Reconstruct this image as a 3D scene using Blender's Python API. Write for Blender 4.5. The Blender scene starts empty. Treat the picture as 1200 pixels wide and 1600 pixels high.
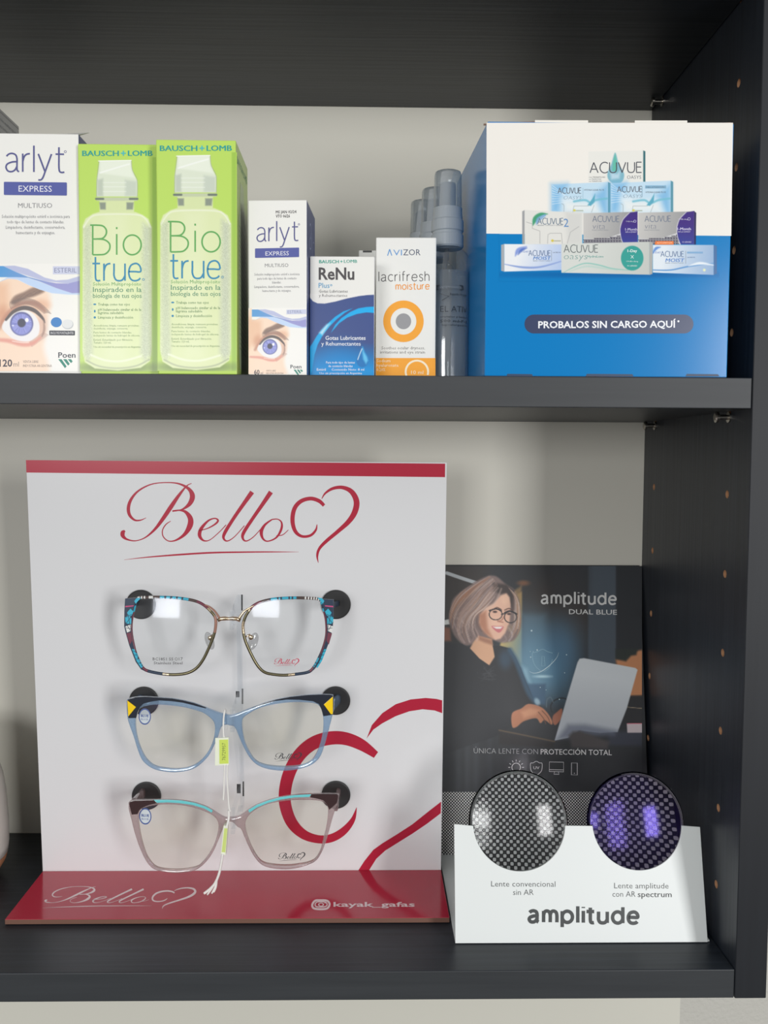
import bpy, bmesh, math, random
import numpy as np
from mathutils import Vector, Matrix
from mathutils.geometry import tessellate_polygon
random.seed(4); rng = np.random.default_rng(4)
S = bpy.context.scene
COL = S.collection
MM = 0.001

# ------------------------------------------------------------------ camera
CX, CY, CZ = -0.2269424, -0.5264845, -0.0487395
PITCH, YAW, ROLL, F = 0.0597310, -0.0182827, -0.0052133, 1393.6648
cp, sp, cy_, sy_ = math.cos(PITCH), math.sin(PITCH), math.cos(YAW), math.sin(YAW)
fwd = Vector((-sy_*cp, cy_*cp, -sp)); right = Vector((cy_, sy_, 0)); down = fwd.cross(right)
r2 = right*math.cos(ROLL) + down*math.sin(ROLL); d2 = down*math.cos(ROLL) - right*math.sin(ROLL)
CAM = Vector((CX, CY, CZ))
cam = bpy.data.cameras.new('camera'); camo = bpy.data.objects.new('camera', cam); COL.objects.link(camo)
cam.sensor_fit = 'VERTICAL'; cam.sensor_height = 36; cam.lens = F*36/1600; cam.clip_start = 0.01
up = -d2; back = -fwd
camo.matrix_world = Matrix(((r2.x, up.x, back.x, CX), (r2.y, up.y, back.y, CY), (r2.z, up.z, back.z, CZ), (0, 0, 0, 1)))
S.camera = camo
# ------------------------------------------------------------------ light of the shop: sky-lit windows behind the viewer, pale room
S.view_settings.view_transform = 'Standard'; S.view_settings.look = 'None'
S.view_settings.exposure = 0.115; S.view_settings.gamma = 1.0; S.view_settings.use_curve_mapping = False
S.cycles.transparent_max_bounces = 48; S.cycles.max_bounces = 16; S.cycles.transmission_bounces = 16
world = bpy.data.worlds.new('room_air'); S.world = world; world.use_nodes = True
world.node_tree.nodes['Background'].inputs[0].default_value = (0.98, 0.99, 1.0, 1)
wn = world.node_tree; bgn = wn.nodes['Background']
wtc = wn.nodes.new('ShaderNodeTexCoord'); wsep = wn.nodes.new('ShaderNodeSeparateXYZ'); wmr = wn.nodes.new('ShaderNodeMapRange')   # bright ceiling, darker floor
wn.links.new(wtc.outputs['Generated'], wsep.inputs[0]); wn.links.new(wsep.outputs['Z'], wmr.inputs['Value'])
wmr.inputs['From Min'].default_value = -0.6; wmr.inputs['From Max'].default_value = 0.9; wmr.inputs['To Min'].default_value = 0.15; wmr.inputs['To Max'].default_value = 0.60
wside = wn.nodes.new('ShaderNodeMath'); wside.operation = 'MULTIPLY_ADD'; wside.inputs[1].default_value = -0.75; wside.inputs[2].default_value = 1.0   # the shop is darker to the right
wmul = wn.nodes.new('ShaderNodeMath'); wmul.operation = 'MULTIPLY'
wn.links.new(wsep.outputs['X'], wside.inputs[0]); wn.links.new(wside.outputs[0], wmul.inputs[0]); wn.links.new(wmr.outputs[0], wmul.inputs[1])
wn.links.new(wmul.outputs[0], bgn.inputs[1])
def window_light(name, loc, target, sx, sz, power, col=(1, 1, 1)):
    L = bpy.data.lights.new(name, 'AREA'); L.shape = 'RECTANGLE'; L.size = sx; L.size_y = sz; L.energy = power; L.color = col
    o = bpy.data.objects.new(name, L); COL.objects.link(o); o.location = loc
    o.rotation_euler = (Vector(target)-Vector(loc)).to_track_quat('-Z', 'Y').to_euler()
    return o
window_light('window_light', (1.05, -2.1, 0.02), (-0.25, 0.1, -0.1), 0.42, 0.90, 27)
window_light('window_light', (-1.0, -2.2, 0.08), (-0.25, 0.1, 0.05), 0.7, 0.5, 14)

# ------------------------------------------------------------------ numbers of the shelf (metres)
DEP = 0.20408; TH = 0.018076; ZB = -0.361106; ZT = 0.231393; YP = 0.12383

def ray(px, py):
    return (r2*((px-600)/F) + d2*((py-800)/F) + fwd)
class Plane:
    """a flat face in the place; at() finds the point of the face seen at a photo position"""
    def __init__(s, O, U, V):
        s.O = Vector(O); s.U = Vector(U).normalized(); s.V = Vector(V).normalized(); s.N = s.U.cross(s.V).normalized()
        if (CAM-s.O).dot(s.N) < 0: s.N = -s.N
    def at(s, px, py, lift=0.0):
        d = ray(px, py); o = s.O + s.N*lift
        return CAM + d*((o-CAM).dot(s.N)/d.dot(s.N))
class SideFace:
    """the side of a box: x millimetres back from its front edge, y millimetres down from its top"""
    def __init__(s, O, W, h, N): s.O, s.W, s.h, s.N = Vector(O), Vector(W).normalized(), h, Vector(N)
    def at(s, x, y, lift=0.0): return s.O + s.W*(x*MM) + s.N*lift + Vector((0, 0, s.h-y*MM))
def front(Y, th=0.0, x0=0.0): return Plane((x0, Y, 0), (math.cos(th), math.sin(th), 0), (0, 0, 1))
def level(Z): return Plane((0, 0, Z), (1, 0, 0), (0, 1, 0))

# ------------------------------------------------------------------ materials
def lin1(c): return c/12.92 if c <= 0.04045 else ((c+0.055)/1.055)**2.4
def lin(c): return tuple(lin1(x/255) for x in c)
MATS = {}
def mat(name, rgb, rough=0.5, metal=0.0, spec=0.5, **kw):
    if name in MATS: return MATS[name]
    m = bpy.data.materials.new(name); m.use_nodes = True; MATS[name] = m
    p = m.node_tree.nodes['Principled BSDF']
    c = lin(rgb); p.inputs['Base Color'].default_value = (*c, 1)
    p.inputs['Roughness'].default_value = rough; p.inputs['Metallic'].default_value = metal
    p.inputs['Specular IOR Level'].default_value = spec
    for k, v in kw.items(): p.inputs[k.replace('_', ' ')].default_value = v
    return m
def ink(rgb, rough=0.42):
    return mat('ink_%d_%d_%d' % tuple(int(x) for x in rgb), rgb, rough)
def painted(name, rough=0.4):
    if name in MATS: return MATS[name]
    m = mat(name, (128, 128, 128), rough); nt = m.node_tree
    a = nt.nodes.new('ShaderNodeAttribute'); a.attribute_name = 'Col'
    nt.links.new(a.outputs['Color'], nt.nodes['Principled BSDF'].inputs['Base Color']); return m
def noise_bump(m, scale, strength, dist=0.0005, detail=4, stretch=(1, 1, 1)):
    nt = m.node_tree; p = nt.nodes['Principled BSDF']
    tc = nt.nodes.new('ShaderNodeTexCoord'); mp = nt.nodes.new('ShaderNodeMapping'); mp.inputs['Scale'].default_value = stretch
    n = nt.nodes.new('ShaderNodeTexNoise'); n.inputs['Scale'].default_value = scale; n.inputs['Detail'].default_value = detail
    b = nt.nodes.new('ShaderNodeBump'); b.inputs['Strength'].default_value = strength; b.inputs['Distance'].default_value = dist
    nt.links.new(tc.outputs['Object'], mp.inputs[0]); nt.links.new(mp.outputs[0], n.inputs['Vector'])
    nt.links.new(n.outputs['Fac'], b.inputs['Height']); nt.links.new(b.outputs[0], p.inputs['Normal']); return n
def veneer(name, stretch, a, b, rough=0.42):
    m = mat(name, (40, 40, 40), rough, spec=0.46); nt = m.node_tree; p = nt.nodes['Principled BSDF']
    n = noise_bump(m, 260, 0.35, 0.0004, 6, stretch)
    r = nt.nodes.new('ShaderNodeValToRGB'); r.color_ramp.elements[0].position = 0.3; r.color_ramp.elements[1].position = 0.72
    r.color_ramp.elements[0].color = (*lin(a), 1); r.color_ramp.elements[1].color = (*lin(b), 1)
    nt.links.new(n.outputs['Fac'], r.inputs[0]); nt.links.new(r.outputs[0], p.inputs['Base Color']); return m
WOOD_X = veneer('black_brown_veneer_along', (0.03, 1, 1), (21, 26, 33), (38, 44, 52))
WOOD_Z = veneer('black_brown_veneer_upright', (1, 1, 0.03), (18, 23, 31), (34, 40, 49))
EDGE = veneer('black_edge_band', (0.03, 0.6, 0.6), (44, 47, 50), (51, 54, 57), 0.5)
EDGE_Z_DIM = veneer('black_edge_band_upright_dimmed', (0.6, 0.6, 0.03), (12, 16, 23), (18, 22, 29), 0.55)  # same band, its colour darkened to stand for weaker light on the upright fronts
CHIP = mat('raw_chipboard', (176, 132, 96), 0.9)
STEEL = mat('nickel_steel', (190, 185, 175), 0.25, 1.0)
WHITE_BOARD = mat('white_back_board', (218, 215, 203), 0.45); noise_bump(WHITE_BOARD, 30, 0.05, 0.001)
def clear(name, tint, gloss=0.08, diffuse=0.0, dcol=(200, 200, 200), rough=0.03, gcol=(255, 255, 255), edge=0.9):
    """thin clear plastic: see-through, with a Fresnel shine and an optional milky share"""
    if name in MATS: return MATS[name]
    m = bpy.data.materials.new(name); m.use_nodes = True; MATS[name] = m; nt = m.node_tree; nt.nodes.clear()
    out = nt.nodes.new('ShaderNodeOutputMaterial'); t = nt.nodes.new('ShaderNodeBsdfTransparent'); t.inputs[0].default_value = (*lin(tint), 1)
    g = nt.nodes.new('ShaderNodeBsdfGlossy'); g.inputs['Roughness'].default_value = rough; g.inputs[0].default_value = (*lin(gcol), 1)
    d = nt.nodes.new('ShaderNodeBsdfDiffuse'); d.inputs[0].default_value = (*lin(dcol), 1)
    m1 = nt.nodes.new('ShaderNodeMixShader'); m1.inputs[0].default_value = diffuse
    nt.links.new(t.outputs[0], m1.inputs[1]); nt.links.new(d.outputs[0], m1.inputs[2])
    lw = nt.nodes.new('ShaderNodeLayerWeight'); lw.inputs[0].default_value = 0.5
    pw = nt.nodes.new('ShaderNodeMath'); pw.operation = 'POWER'; pw.inputs[1].default_value = 5.0; nt.links.new(lw.outputs['Facing'], pw.inputs[0])
    ad = nt.nodes.new('ShaderNodeMath'); ad.operation = 'MULTIPLY_ADD'; ad.inputs[1].default_value = edge-gloss; ad.inputs[2].default_value = 0.026+gloss; ad.use_clamp = True
    nt.links.new(pw.outputs[0], ad.inputs[0])
    m2 = nt.nodes.new('ShaderNodeMixShader'); nt.links.new(ad.outputs[0], m2.inputs[0])
    nt.links.new(m1.outputs[0], m2.inputs[1]); nt.links.new(g.outputs[0], m2.inputs[2]); nt.links.new(m2.outputs[0], out.inputs[0])
    return m
def glass(name, rgb, ior=1.49, rough=0.0):
    return mat(name, rgb, rough, Transmission_Weight=1.0, IOR=ior)

# ------------------------------------------------------------------ objects
def thing(name, label, cat, loc, group=None):
    o = bpy.data.objects.new(name, None); COL.objects.link(o); o.location = loc; o.empty_display_size = 0.02
    tag(o, label, cat, group); return o
def tag(o, label, cat, group=None):
    o['label'] = label; o['category'] = cat
    if group: o['group'] = group
def base(o):
    b = Vector((0, 0, 0))
    while o is not None: b += Vector(o.location); o = o.parent
    return b
def mesh(name, verts, faces, mats, parent=None, fm=None, smooth=False, label=None, origin=None):
    """a mesh object from points given in place coordinates"""
    if not isinstance(mats, (list, tuple)): mats = [mats]
    b = base(parent) if parent else Vector(origin or (0, 0, 0))
    me = bpy.data.meshes.new(name); me.from_pydata([tuple(Vector(v)-b) for v in verts], [], [tuple(f) for f in faces])
    for m in mats: me.materials.append(m)
    if fm is not None: me.polygons.foreach_set('material_index', fm)
    if smooth: me.polygons.foreach_set('use_smooth', [True]*len(me.polygons))
    me.update()
    o = bpy.data.objects.new(name, me); COL.objects.link(o)
    if parent: o.parent = parent
    else: o.location = b
    if label: o['label'] = label
    return o
def bm_object(name, bm, mats, parent=None, smooth=False, label=None, origin=None):
    vs = [v.co.copy() for v in bm.verts]; bm.verts.index_update()
    fs = [[v.index for v in f.verts] for f in bm.faces]; fm = [f.material_index for f in bm.faces]
    bm.free(); return mesh(name, vs, fs, mats, parent, fm, smooth, label, origin)
def box_bm(lo, hi, bev=0.0, seg=2, bm=None):
    bm = bm or bmesh.new()
    g = bmesh.ops.create_cube(bm, size=1)['verts']
    for v in g: v.co = Vector([lo[i]+(v.co[i]+0.5)*(hi[i]-lo[i]) for i in range(3)])
    if bev: bmesh.ops.bevel(bm, geom=list({e for v in g for e in v.link_edges}), offset=bev, segments=seg, affect='EDGES', profile=0.5)
    return bm
def lathe(profile, cx, cy, z0, n=40, caps=True):
    """profile: (radius, height) pairs"""
    vs, fs = [], []
    for r, z in profile:
        for i in range(n):
            a = 2*math.pi*i/n; vs.append((cx+r*math.cos(a), cy+r*math.sin(a), z0+z))
    for k in range(len(profile)-1):
        for i in range(n):
            j = (i+1) % n; fs.append((k*n+i, k*n+j, (k+1)*n+j, (k+1)*n+i))
    if caps:
        fs.append(tuple(range(n-1, -1, -1))); fs.append(tuple((len(profile)-1)*n+i for i in range(n)))
    return vs, fs
def smooth_pts(pts, closed=False, n=8):
    P = [np.array(p, float) for p in pts]; out = []; N = len(P)
    for i in range(N if closed else N-1):
        g = (lambda k: P[k % N]) if closed else (lambda k: P[min(max(k, 0), N-1)])
        a, b, c, d = g(i-1), g(i), g(i+1), g(i+2)
        for k in range(n):
            t = k/n; out.append(0.5*((2*b)+(-a+c)*t+(2*a-5*b+4*c-d)*t*t+(-a+3*b-3*c+d)*t**3))
    if not closed: out.append(P[-1])
    return out
def tube(pts, rad, n=10, closed=False):
    P = [Vector(p) for p in pts]; N = len(P); vs, fs = [], []
    rad = rad if isinstance(rad, (list, tuple)) else [rad]*N
    ref = None
    for i in range(N):
        a = P[(i-1) % N] if closed or i > 0 else P[i]; b = P[(i+1) % N] if closed or i < N-1 else P[i]
        t = (b-a).normalized()
        if ref is None: ref = t.orthogonal().normalized()
        ref = (ref - t*ref.dot(t)).normalized(); q = t.cross(ref)
        for k in range(n):
            an = 2*math.pi*k/n; vs.append(P[i]+(ref*math.cos(an)+q*math.sin(an))*rad[i])
    for i in range(N if closed else N-1):
        j = (i+1) % N; off = 0
        if closed and j == 0:
            off = min(range(n), key=lambda s: sum((vs[i*n+k]-vs[(k+s) % n]).length for k in range(n)))
        for k in range(n):
            fs.append((i*n+k, i*n+(k+1) % n, j*n+(k+1+off) % n, j*n+(k+off) % n))
    if not closed:
        fs.append(tuple(range(n-1, -1, -1))); fs.append(tuple((N-1)*n+k for k in range(n)))
    return vs, fs
def join(*parts):
    vs, fs = [], []
    for v, f in parts:
        o = len(vs); vs += list(v); fs += [tuple(i+o for i in q) for q in f]
    return vs, fs
def plate(outline, holes, pl, thick, bev=0.0, offset=0.0):
    """a flat sheet cut to an outline (place points on plane pl), with holes, thickness and rounded edges"""
    cu = bpy.data.curves.new('cut', 'CURVE'); cu.dimensions = '2D'; cu.fill_mode = 'BOTH'
    cu.extrude = max(thick/2-bev, 1e-6); cu.bevel_depth = bev; cu.bevel_resolution = 2; cu.offset = -bev
    for loop in [outline]+list(holes):
        s = cu.splines.new('POLY'); s.points.add(len(loop)-1); s.use_cyclic_u = True
        for p, v in zip(s.points, loop):
            d = Vector(v)-pl.O; p.co = (d.dot(pl.U), d.dot(pl.V), 0, 1)
    o = bpy.data.objects.new('cut', cu); me = bpy.data.meshes.new_from_object(o)
    vs = [pl.O+pl.U*v.co.x+pl.V*v.co.y+pl.N*(v.co.z+offset) for v in me.vertices]; fs = [tuple(p.vertices) for p in me.polygons]
    bpy.data.objects.remove(o); bpy.data.curves.remove(cu); bpy.data.meshes.remove(me)
    return vs, fs

# ------------------------------------------------------------------ printing
STEP = 0.00006
_glyphs = {}
def glyph_mesh(s, bold, res):
    k = (s, bold, res)
    if k not in _glyphs:
        c = bpy.data.curves.new('t', 'FONT'); c.body = s; c.resolution_u = res; c.offset = bold
        o = bpy.data.objects.new('t', c); me = bpy.data.meshes.new_from_object(o)
        _glyphs[k] = (np.array([v.co[:2] for v in me.vertices]).reshape(-1, 2), [tuple(p.vertices) for p in me.polygons])
        bpy.data.objects.remove(o); bpy.data.curves.remove(c); bpy.data.meshes.remove(me)
    return _glyphs[k]
class Print:
    """flat printing on a face: letters, strokes and shapes, kept as one mesh"""
    def __init__(s, pl, lift=1, T=None):
        s.pl, s.lift, s.T = pl, lift, T or (lambda x, y: (x, y)); s.v, s.f, s.m, s.mats = [], [], [], []
    def _add(s, pts, faces, m, lv):
        if m not in s.mats: s.mats.append(m)
        k = s.mats.index(m); o = len(s.v)
        s.n = getattr(s, 'n', 0)+1; hl = (s.lift+lv)*STEP+(s.n % 9)*.000004
        s.v += [s.pl.at(*s.T(x, y), hl) for x, y in pts]
        for f in faces: s.f.append(tuple(i+o for i in f)); s.m.append(k)
    def poly(s, pts, m, lv=0, smooth=False, n=6):
        if smooth: pts = [tuple(p) for p in smooth_pts(pts, True, n)]
        tr = tessellate_polygon([[Vector((x, y, 0)) for x, y in pts]]); s._add(pts, tr, m, lv)
    def rect(s, x0, y0, x1, y1, m, lv=0, dy=0.0, r=0.0):
        if r:
            pts = []
            for cx, cy, a in ((x1-r, y0+r, -90), (x1-r, y1-r, 0), (x0+r, y1-r, 90), (x0+r, y0+r, 180)):
                for i in range(9): t = math.radians(a+i*11.25); pts.append((cx+r*math.cos(t), cy+r*math.sin(t)))
        else: pts = [(x0, y0), (x1, y0), (x1, y1), (x0, y1)]
        s.poly([(x, y+dy*(x-x0)/(x1-x0)) for x, y in pts], m, lv)
    def disc(s, cx, cy, rx, ry, m, lv=0, n=40):
        s.poly([(cx+rx*math.cos(2*math.pi*i/n), cy+ry*math.sin(2*math.pi*i/n)) for i in range(n)], m, lv)
    def ring(s, cx, cy, ro, ri, m, lv=0, n=48, k=1.0):
        pts = [(cx+r*math.cos(2*math.pi*i/n), cy+k*r*math.sin(2*math.pi*i/n)) for r in (ro, ri) for i in range(n)]
        s._add(pts, [(i, (i+1) % n, n+(i+1) % n, n+i) for i in range(n)], m, lv)
    def stroke(s, pts, m, w=None, lv=0, closed=False, n=6, smooth=True):
        """pts (x, y[, width]); a brush stroke of changing width"""
        P = [(p[0], p[1], p[2] if len(p) > 2 else w) for p in pts]
        if smooth and len(P) > 2: P = smooth_pts(P, closed, n)
        N = len(P); vs = []
        for i in range(N):
            a = P[(i-1) % N] if closed or i else P[i]; b = P[(i+1) % N] if closed or i < N-1 else P[i]
            dx, dy = b[0]-a[0], b[1]-a[1]; L = math.hypot(dx, dy) or 1; h = max(P[i][2], 0.05)/2
            vs += [(P[i][0]-dy/L*h, P[i][1]+dx/L*h), (P[i][0]+dy/L*h, P[i][1]-dx/L*h)]
        s._add(vs, [(2*i, 2*i+1, (2*i+3) % (2*N), (2*i+2) % (2*N)) for i in range(N if closed else N-1)], m, lv)
    def text(s, t, x0, x1, yb, cap, m, lv=0, bold=0.0, dy=0.0, shear=0.0, res=2, up=None):
        if bold > 0.006 and ('M' in t or 'm' in t):            # heavier letters printed twice, a hair apart
            b_ = bold*cap/0.70*0.8
            for q in (-b_, b_): s.text(t, x0+q, x1+q, yb, cap, m, lv, 0.0, dy, shear, res)
            return
        g, fs = glyph_mesh(t, bold, res)
        if not len(g): return
        lo, hi = g[:, 0].min(), g[:, 0].max(); sx = (x1-x0)/(hi-lo); sy = cap/0.70
        pts = []
        for x, y in g:
            X = x0+(x-lo)*sx+shear*y*sy
            pts.append((X, yb-y*sy+dy*(x-lo)*sx/(x1-x0)))
        s._add(pts, fs, m, lv)
    def vtext(s, t, xb, y0, y1, cap, m, lv=0, bold=0.0):
        """text that reads upwards"""
        g, fs = glyph_mesh(t, bold, 2); lo, hi = g[:, 0].min(), g[:, 0].max(); sx = (y0-y1)/(hi-lo); sy = cap/0.70
        s._add([(xb-y*sy, y0-(x-lo)*sx) for x, y in g], fs, m, lv)
    def mono(s, t, x0, x1, yb, xh, w, m, lv=0, dy=0.0, gap=0.28, shear=0.0):
        """thin even-stroke lettering"""
        cur = 0; strokes = []
        for ch in t:
            wd, ps = MONO[ch]
            for p in ps: strokes.append([(cur+x, y) for x, y in p])
            cur += wd+gap
        cur -= gap; sx = (x1-x0)/cur
        for p in strokes:
            s.stroke([(x0+x*sx+shear*y*xh, yb-y*xh+dy*x/cur) for x, y in p], m, w, lv, n=5)
    def cut(s, name, parent, label=None):
        o = mesh(name, s.v, s.f, s.mats, parent, s.m, label=label); s.v, s.f, s.m, s.mats = [], [], [], []; return o
    def make(s, name, parent, label=None):
        return mesh(name, s.v, s.f, s.mats, parent, s.m, label=label)
def arc(cx, cy, rx, ry, a0, a1, n=9):
    return [(cx+rx*math.cos(math.radians(a0+(a1-a0)*i/n)), cy+ry*math.sin(math.radians(a0+(a1-a0)*i/n))) for i in range(n+1)]
def ln(*p):
    out = [p[0]]
    for a, b in zip(p, p[1:]): out += [((a[0]*2+b[0])/3, (a[1]*2+b[1])/3), ((a[0]+b[0]*2)/3, (a[1]+b[1]*2)/3), b]
    return out
MONO = {
 'a': (.78, [[(.06, .84), (.2, .96), (.4, 1), (.6, .92), (.68, .72), (.68, .4), (.69, .1), (.8, .0)], [(.68, .55), (.4, .53), (.12, .42), (.03, .24), (.14, .04), (.36, .0), (.56, .1), (.68, .3)]]),
 'r': (.42, [ln((0, 1), (0, 0)), [(0, .55), (.08, .82), (.22, .96), (.42, 1)]]),
 'l': (.02, [ln((0, 1.45), (0, 0))]),
 'y': (.78, [ln((0, 1), (.4, .02)), [(.78, 1), (.6, .53), (.4, .02), (.28, -.28), (.16, -.42), (0, -.43)]]),
 't': (.52, [[(.2, 1.38), (.2, .8), (.2, .3), (.24, .06), (.36, 0), (.52, .02)], ln((0, 1), (.5, 1))]),
 'B': (.85, [ln((0, 1.5), (0, 0)), [(-.12, 1.5), (.2, 1.5), (.48, 1.46), (.64, 1.28), (.64, 1.04), (.48, .84), (.2, .8), (0, .8)], [(.2, .8), (.56, .76), (.8, .56), (.8, .26), (.6, .04), (.3, 0), (0, 0)]]),
 'i': (.02, [ln((0, 1.05), (0, 0)), ln((0, 1.3), (0, 1.4))]),
 'o': (.85, [arc(.425, .5, .425, .5, 90, 450, 20)]),
 'u': (.72, [[(0, 1), (0, .6), (0, .3), (.12, .06), (.34, 0), (.56, .06), (.72, .3)], ln((.72, 1), (.72, 0))]),
 'e': (.8, [[(.03, .53), (.4, .53), (.78, .53), (.76, .8), (.6, .97), (.4, 1), (.14, .88), (.01, .55), (.06, .22), (.22, .04), (.45, 0), (.66, .06), (.76, .16)]]),
 'c': (.7, [arc(.42, .5, .42, .5, 48, 312, 14)]),
 'f': (.44, [[(.44, 1.44), (.3, 1.45), (.18, 1.34), (.16, 1.1), (.16, .5), (.16, 0)], ln((0, 1), (.4, 1))]),
 's': (.56, [[(.54, .86), (.4, .98), (.2, .98), (.06, .84), (.1, .64), (.3, .52), (.5, .4), (.55, .18), (.42, .02), (.2, .0), (.02, .12)]]),
 'h': (.66, [ln((0, 1.45), (0, 0)), [(0, .6), (.1, .9), (.32, 1), (.56, .9), (.66, .62), (.66, .3), (.66, 0)]]),
 'm': (1.1, [ln((0, 1), (0, 0)), [(0, .6), (.08, .9), (.27, 1), (.47, .9), (.55, .62), (.55, 0)], [(.55, .6), (.63, .9), (.82, 1), (1.02, .9), (1.1, .62), (1.1, 0)]]),
 'A': (1.1, [ln((0, 0), (.5, 1.4)), ln((.5, 1.4), (1.1, 0)), ln((.18, .48), (.86, .48))]),
 'C': (1.05, [arc(.65, .7, .65, .72, 50, 310, 16)]),
 'U': (.95, [[(0, 1.4), (0, .9), (0, .45), (.15, .1), (.47, 0), (.8, .1), (.95, .45), (.95, .9), (.95, 1.4)]]),
 'V': (1.0, [ln((0, 1.4), (.5, 0)), ln((.5, 0), (1.0, 1.4))]),
 'E': (.7, [ln((.7, 1.4), (0, 1.4)), ln((0, 1.4), (0, 0)), ln((0, 0), (.7, 0)), ln((0, .74), (.62, .74))]),
 'p': (.85, [ln((0, 1), (0, -.42)), arc(.425, .5, .425, .5, 180, 540, 20)]),
 'd': (.85, [ln((.85, 1.42), (.85, 0)), arc(.425, .5, .425, .5, 0, 360, 20)]),
 'τ': (.36, [[(.12, 1.34), (.12, .8), (.12, .3), (.16, .07), (.28, 0), (.42, .02)], ln((-.2, 1), (.44, 1))]),
 'v': (.7, [ln((0, 1), (.35, 0)), ln((.35, 0), (.7, 1))]),
}
class Paint:
    """a printed picture: colour per point over a face patch, laid down shape by shape"""
    def __init__(s, x0, y0, x1, y1, step, bg):
        s.xs = np.arange(x0, x1+step*0.5, step); s.ys = np.arange(y0, y1+step*0.5, step)
        s.X, s.Y = np.meshgrid(s.xs, s.ys); s.C = np.empty(s.X.shape+(3,)); s.C[:] = np.array(bg, float)
    def _mix(s, sl, a, col):
        col = np.array(col, float); s.C[sl] = s.C[sl]*(1-a[..., None]) + col*a[..., None]
    def _win(s, P, pad):
        x0, y0 = P[:, 0].min()-pad, P[:, 1].min()-pad; x1, y1 = P[:, 0].max()+pad, P[:, 1].max()+pad
        i0, i1 = np.searchsorted(s.xs, [x0, x1]); j0, j1 = np.searchsorted(s.ys, [y0, y1]); return (slice(j0, j1), slice(i0, i1))
    def poly(s, pts, col, soft=0.6, a=1.0, smooth=False, grad=None):
        """grad: (col2, (ax, ay), (bx, by)) runs the colour from col at a to col2 at b"""
        if smooth: pts = smooth_pts(pts, True, 5)
        P = np.array(pts, float); sl = s._win(P, soft*2+1); X, Y = s.X[sl], s.Y[sl]
        if not X.size: return
        d = np.full(X.shape, 1e9); ins = np.zeros(X.shape, bool)
        for (ax, ay), (bx, by) in zip(P, np.roll(P, -1, 0)):
            ex, ey = bx-ax, by-ay; L = ex*ex+ey*ey+1e-12
            t = np.clip(((X-ax)*ex+(Y-ay)*ey)/L, 0, 1); d = np.minimum(d, (X-ax-t*ex)**2+(Y-ay-t*ey)**2)
            if abs(ey) > 1e-12:
                c = ((ay > Y) != (by > Y)) & (X < ex*(Y-ay)/ey+ax); ins ^= c
        sd = np.sqrt(d)*np.where(ins, 1, -1); al = np.clip(sd/(2*soft)+0.5, 0, 1); al = al*al*(3-2*al)*a
        if grad:
            c2, (ax, ay), (bx, by) = grad; ex, ey = bx-ax, by-ay
            t = np.clip(((X-ax)*ex+(Y-ay)*ey)/(ex*ex+ey*ey), 0, 1)[..., None]; cc = np.array(col, float)*(1-t)+np.array(c2, float)*t
            s.C[sl] = s.C[sl]*(1-al[..., None])+cc*al[..., None]
        else: s._mix(sl, al, col)
    def ell(s, cx, cy, rx, ry, col, soft=0.6, a=1.0, rot=0.0):
        R = max(rx, ry)+soft*2+1; sl = s._win(np.array([[cx-R, cy-R], [cx+R, cy+R]]), 0); X, Y = s.X[sl]-cx, s.Y[sl]-cy
        c, n = math.cos(rot), math.sin(rot); X, Y = X*c+Y*n, -X*n+Y*c
        q = np.sqrt((X/rx)**2+(Y/ry)**2); sd = (1-q)*min(rx, ry); al = np.clip(sd/(2*soft)+0.5, 0, 1); s._mix(sl, al*al*(3-2*al)*a, col)
    def line(s, pts, col, w=1.0, soft=0.5, a=1.0, smooth=True):
        P = [(p[0], p[1], p[2] if len(p) > 2 else w) for p in pts]
        if smooth and len(P) > 2: P = smooth_pts(P, False, 5)
        A = np.array(P, float); sl = s._win(A[:, :2], A[:, 2].max()/2+soft*2+1); X, Y = s.X[sl], s.Y[sl]
        if not X.size: return
        best = np.full(X.shape, -1e9)
        for (ax, ay, aw), (bx, by, bw) in zip(A[:-1], A[1:]):
            ex, ey = bx-ax, by-ay; t = np.clip(((X-ax)*ex+(Y-ay)*ey)/(ex*ex+ey*ey+1e-12), 0, 1)
            best = np.maximum(best, (aw+(bw-aw)*t)/2-np.hypot(X-ax-t*ex, Y-ay-t*ey))
        al = np.clip(best/(2*soft)+0.5, 0, 1); s._mix(sl, al*al*(3-2*al)*a, col)
    def speckle(s, amp, sl=None):
        s.C += rng.normal(0, amp, s.C.shape[:2])[..., None]
    def make(s, name, parent, pl, m, T=None, lift=1, gain=1.0, label=None):
        T = T or (lambda x, y: (x, y)); h, w = s.X.shape; O = pl.O+pl.N*(lift*STEP)
        tx, ty = T(s.X, s.Y)
        D = [r2[i]*((tx-600)/F)+d2[i]*((ty-800)/F)+fwd[i] for i in range(3)]
        k = (O-CAM).dot(pl.N)/(D[0]*pl.N[0]+D[1]*pl.N[1]+D[2]*pl.N[2])
        b = base(parent); V = np.stack([CAM[i]+D[i]*k-b[i] for i in range(3)], -1).reshape(-1, 3)
        idx = np.arange(h*w).reshape(h, w); q = np.stack([idx[:-1, :-1], idx[1:, :-1], idx[1:, 1:], idx[:-1, 1:]], -1).reshape(-1, 4)
        me = bpy.data.meshes.new(name); me.vertices.add(h*w); me.vertices.foreach_set('co', V.ravel())
        me.loops.add(q.size); me.loops.foreach_set('vertex_index', q.ravel().astype(np.int32))
        me.polygons.add(len(q)); me.polygons.foreach_set('loop_start', (np.arange(len(q))*4).astype(np.int32))
        me.update(calc_edges=True)
        c = np.clip(s.C/255, 0, 1); c = np.where(c <= 0.04045, c/12.92, ((c+0.055)/1.055)**2.4)*gain
        at = me.color_attributes.new('Col', 'FLOAT_COLOR', 'POINT')
        at.data.foreach_set('color', np.concatenate([np.clip(c, 0, 0.95).reshape(-1, 3), np.ones((h*w, 1))], 1).ravel().astype(np.float32))
        me.materials.append(m); o = bpy.data.objects.new(name, me); COL.objects.link(o); o.parent = parent
        if label: o['label'] = label
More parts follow.
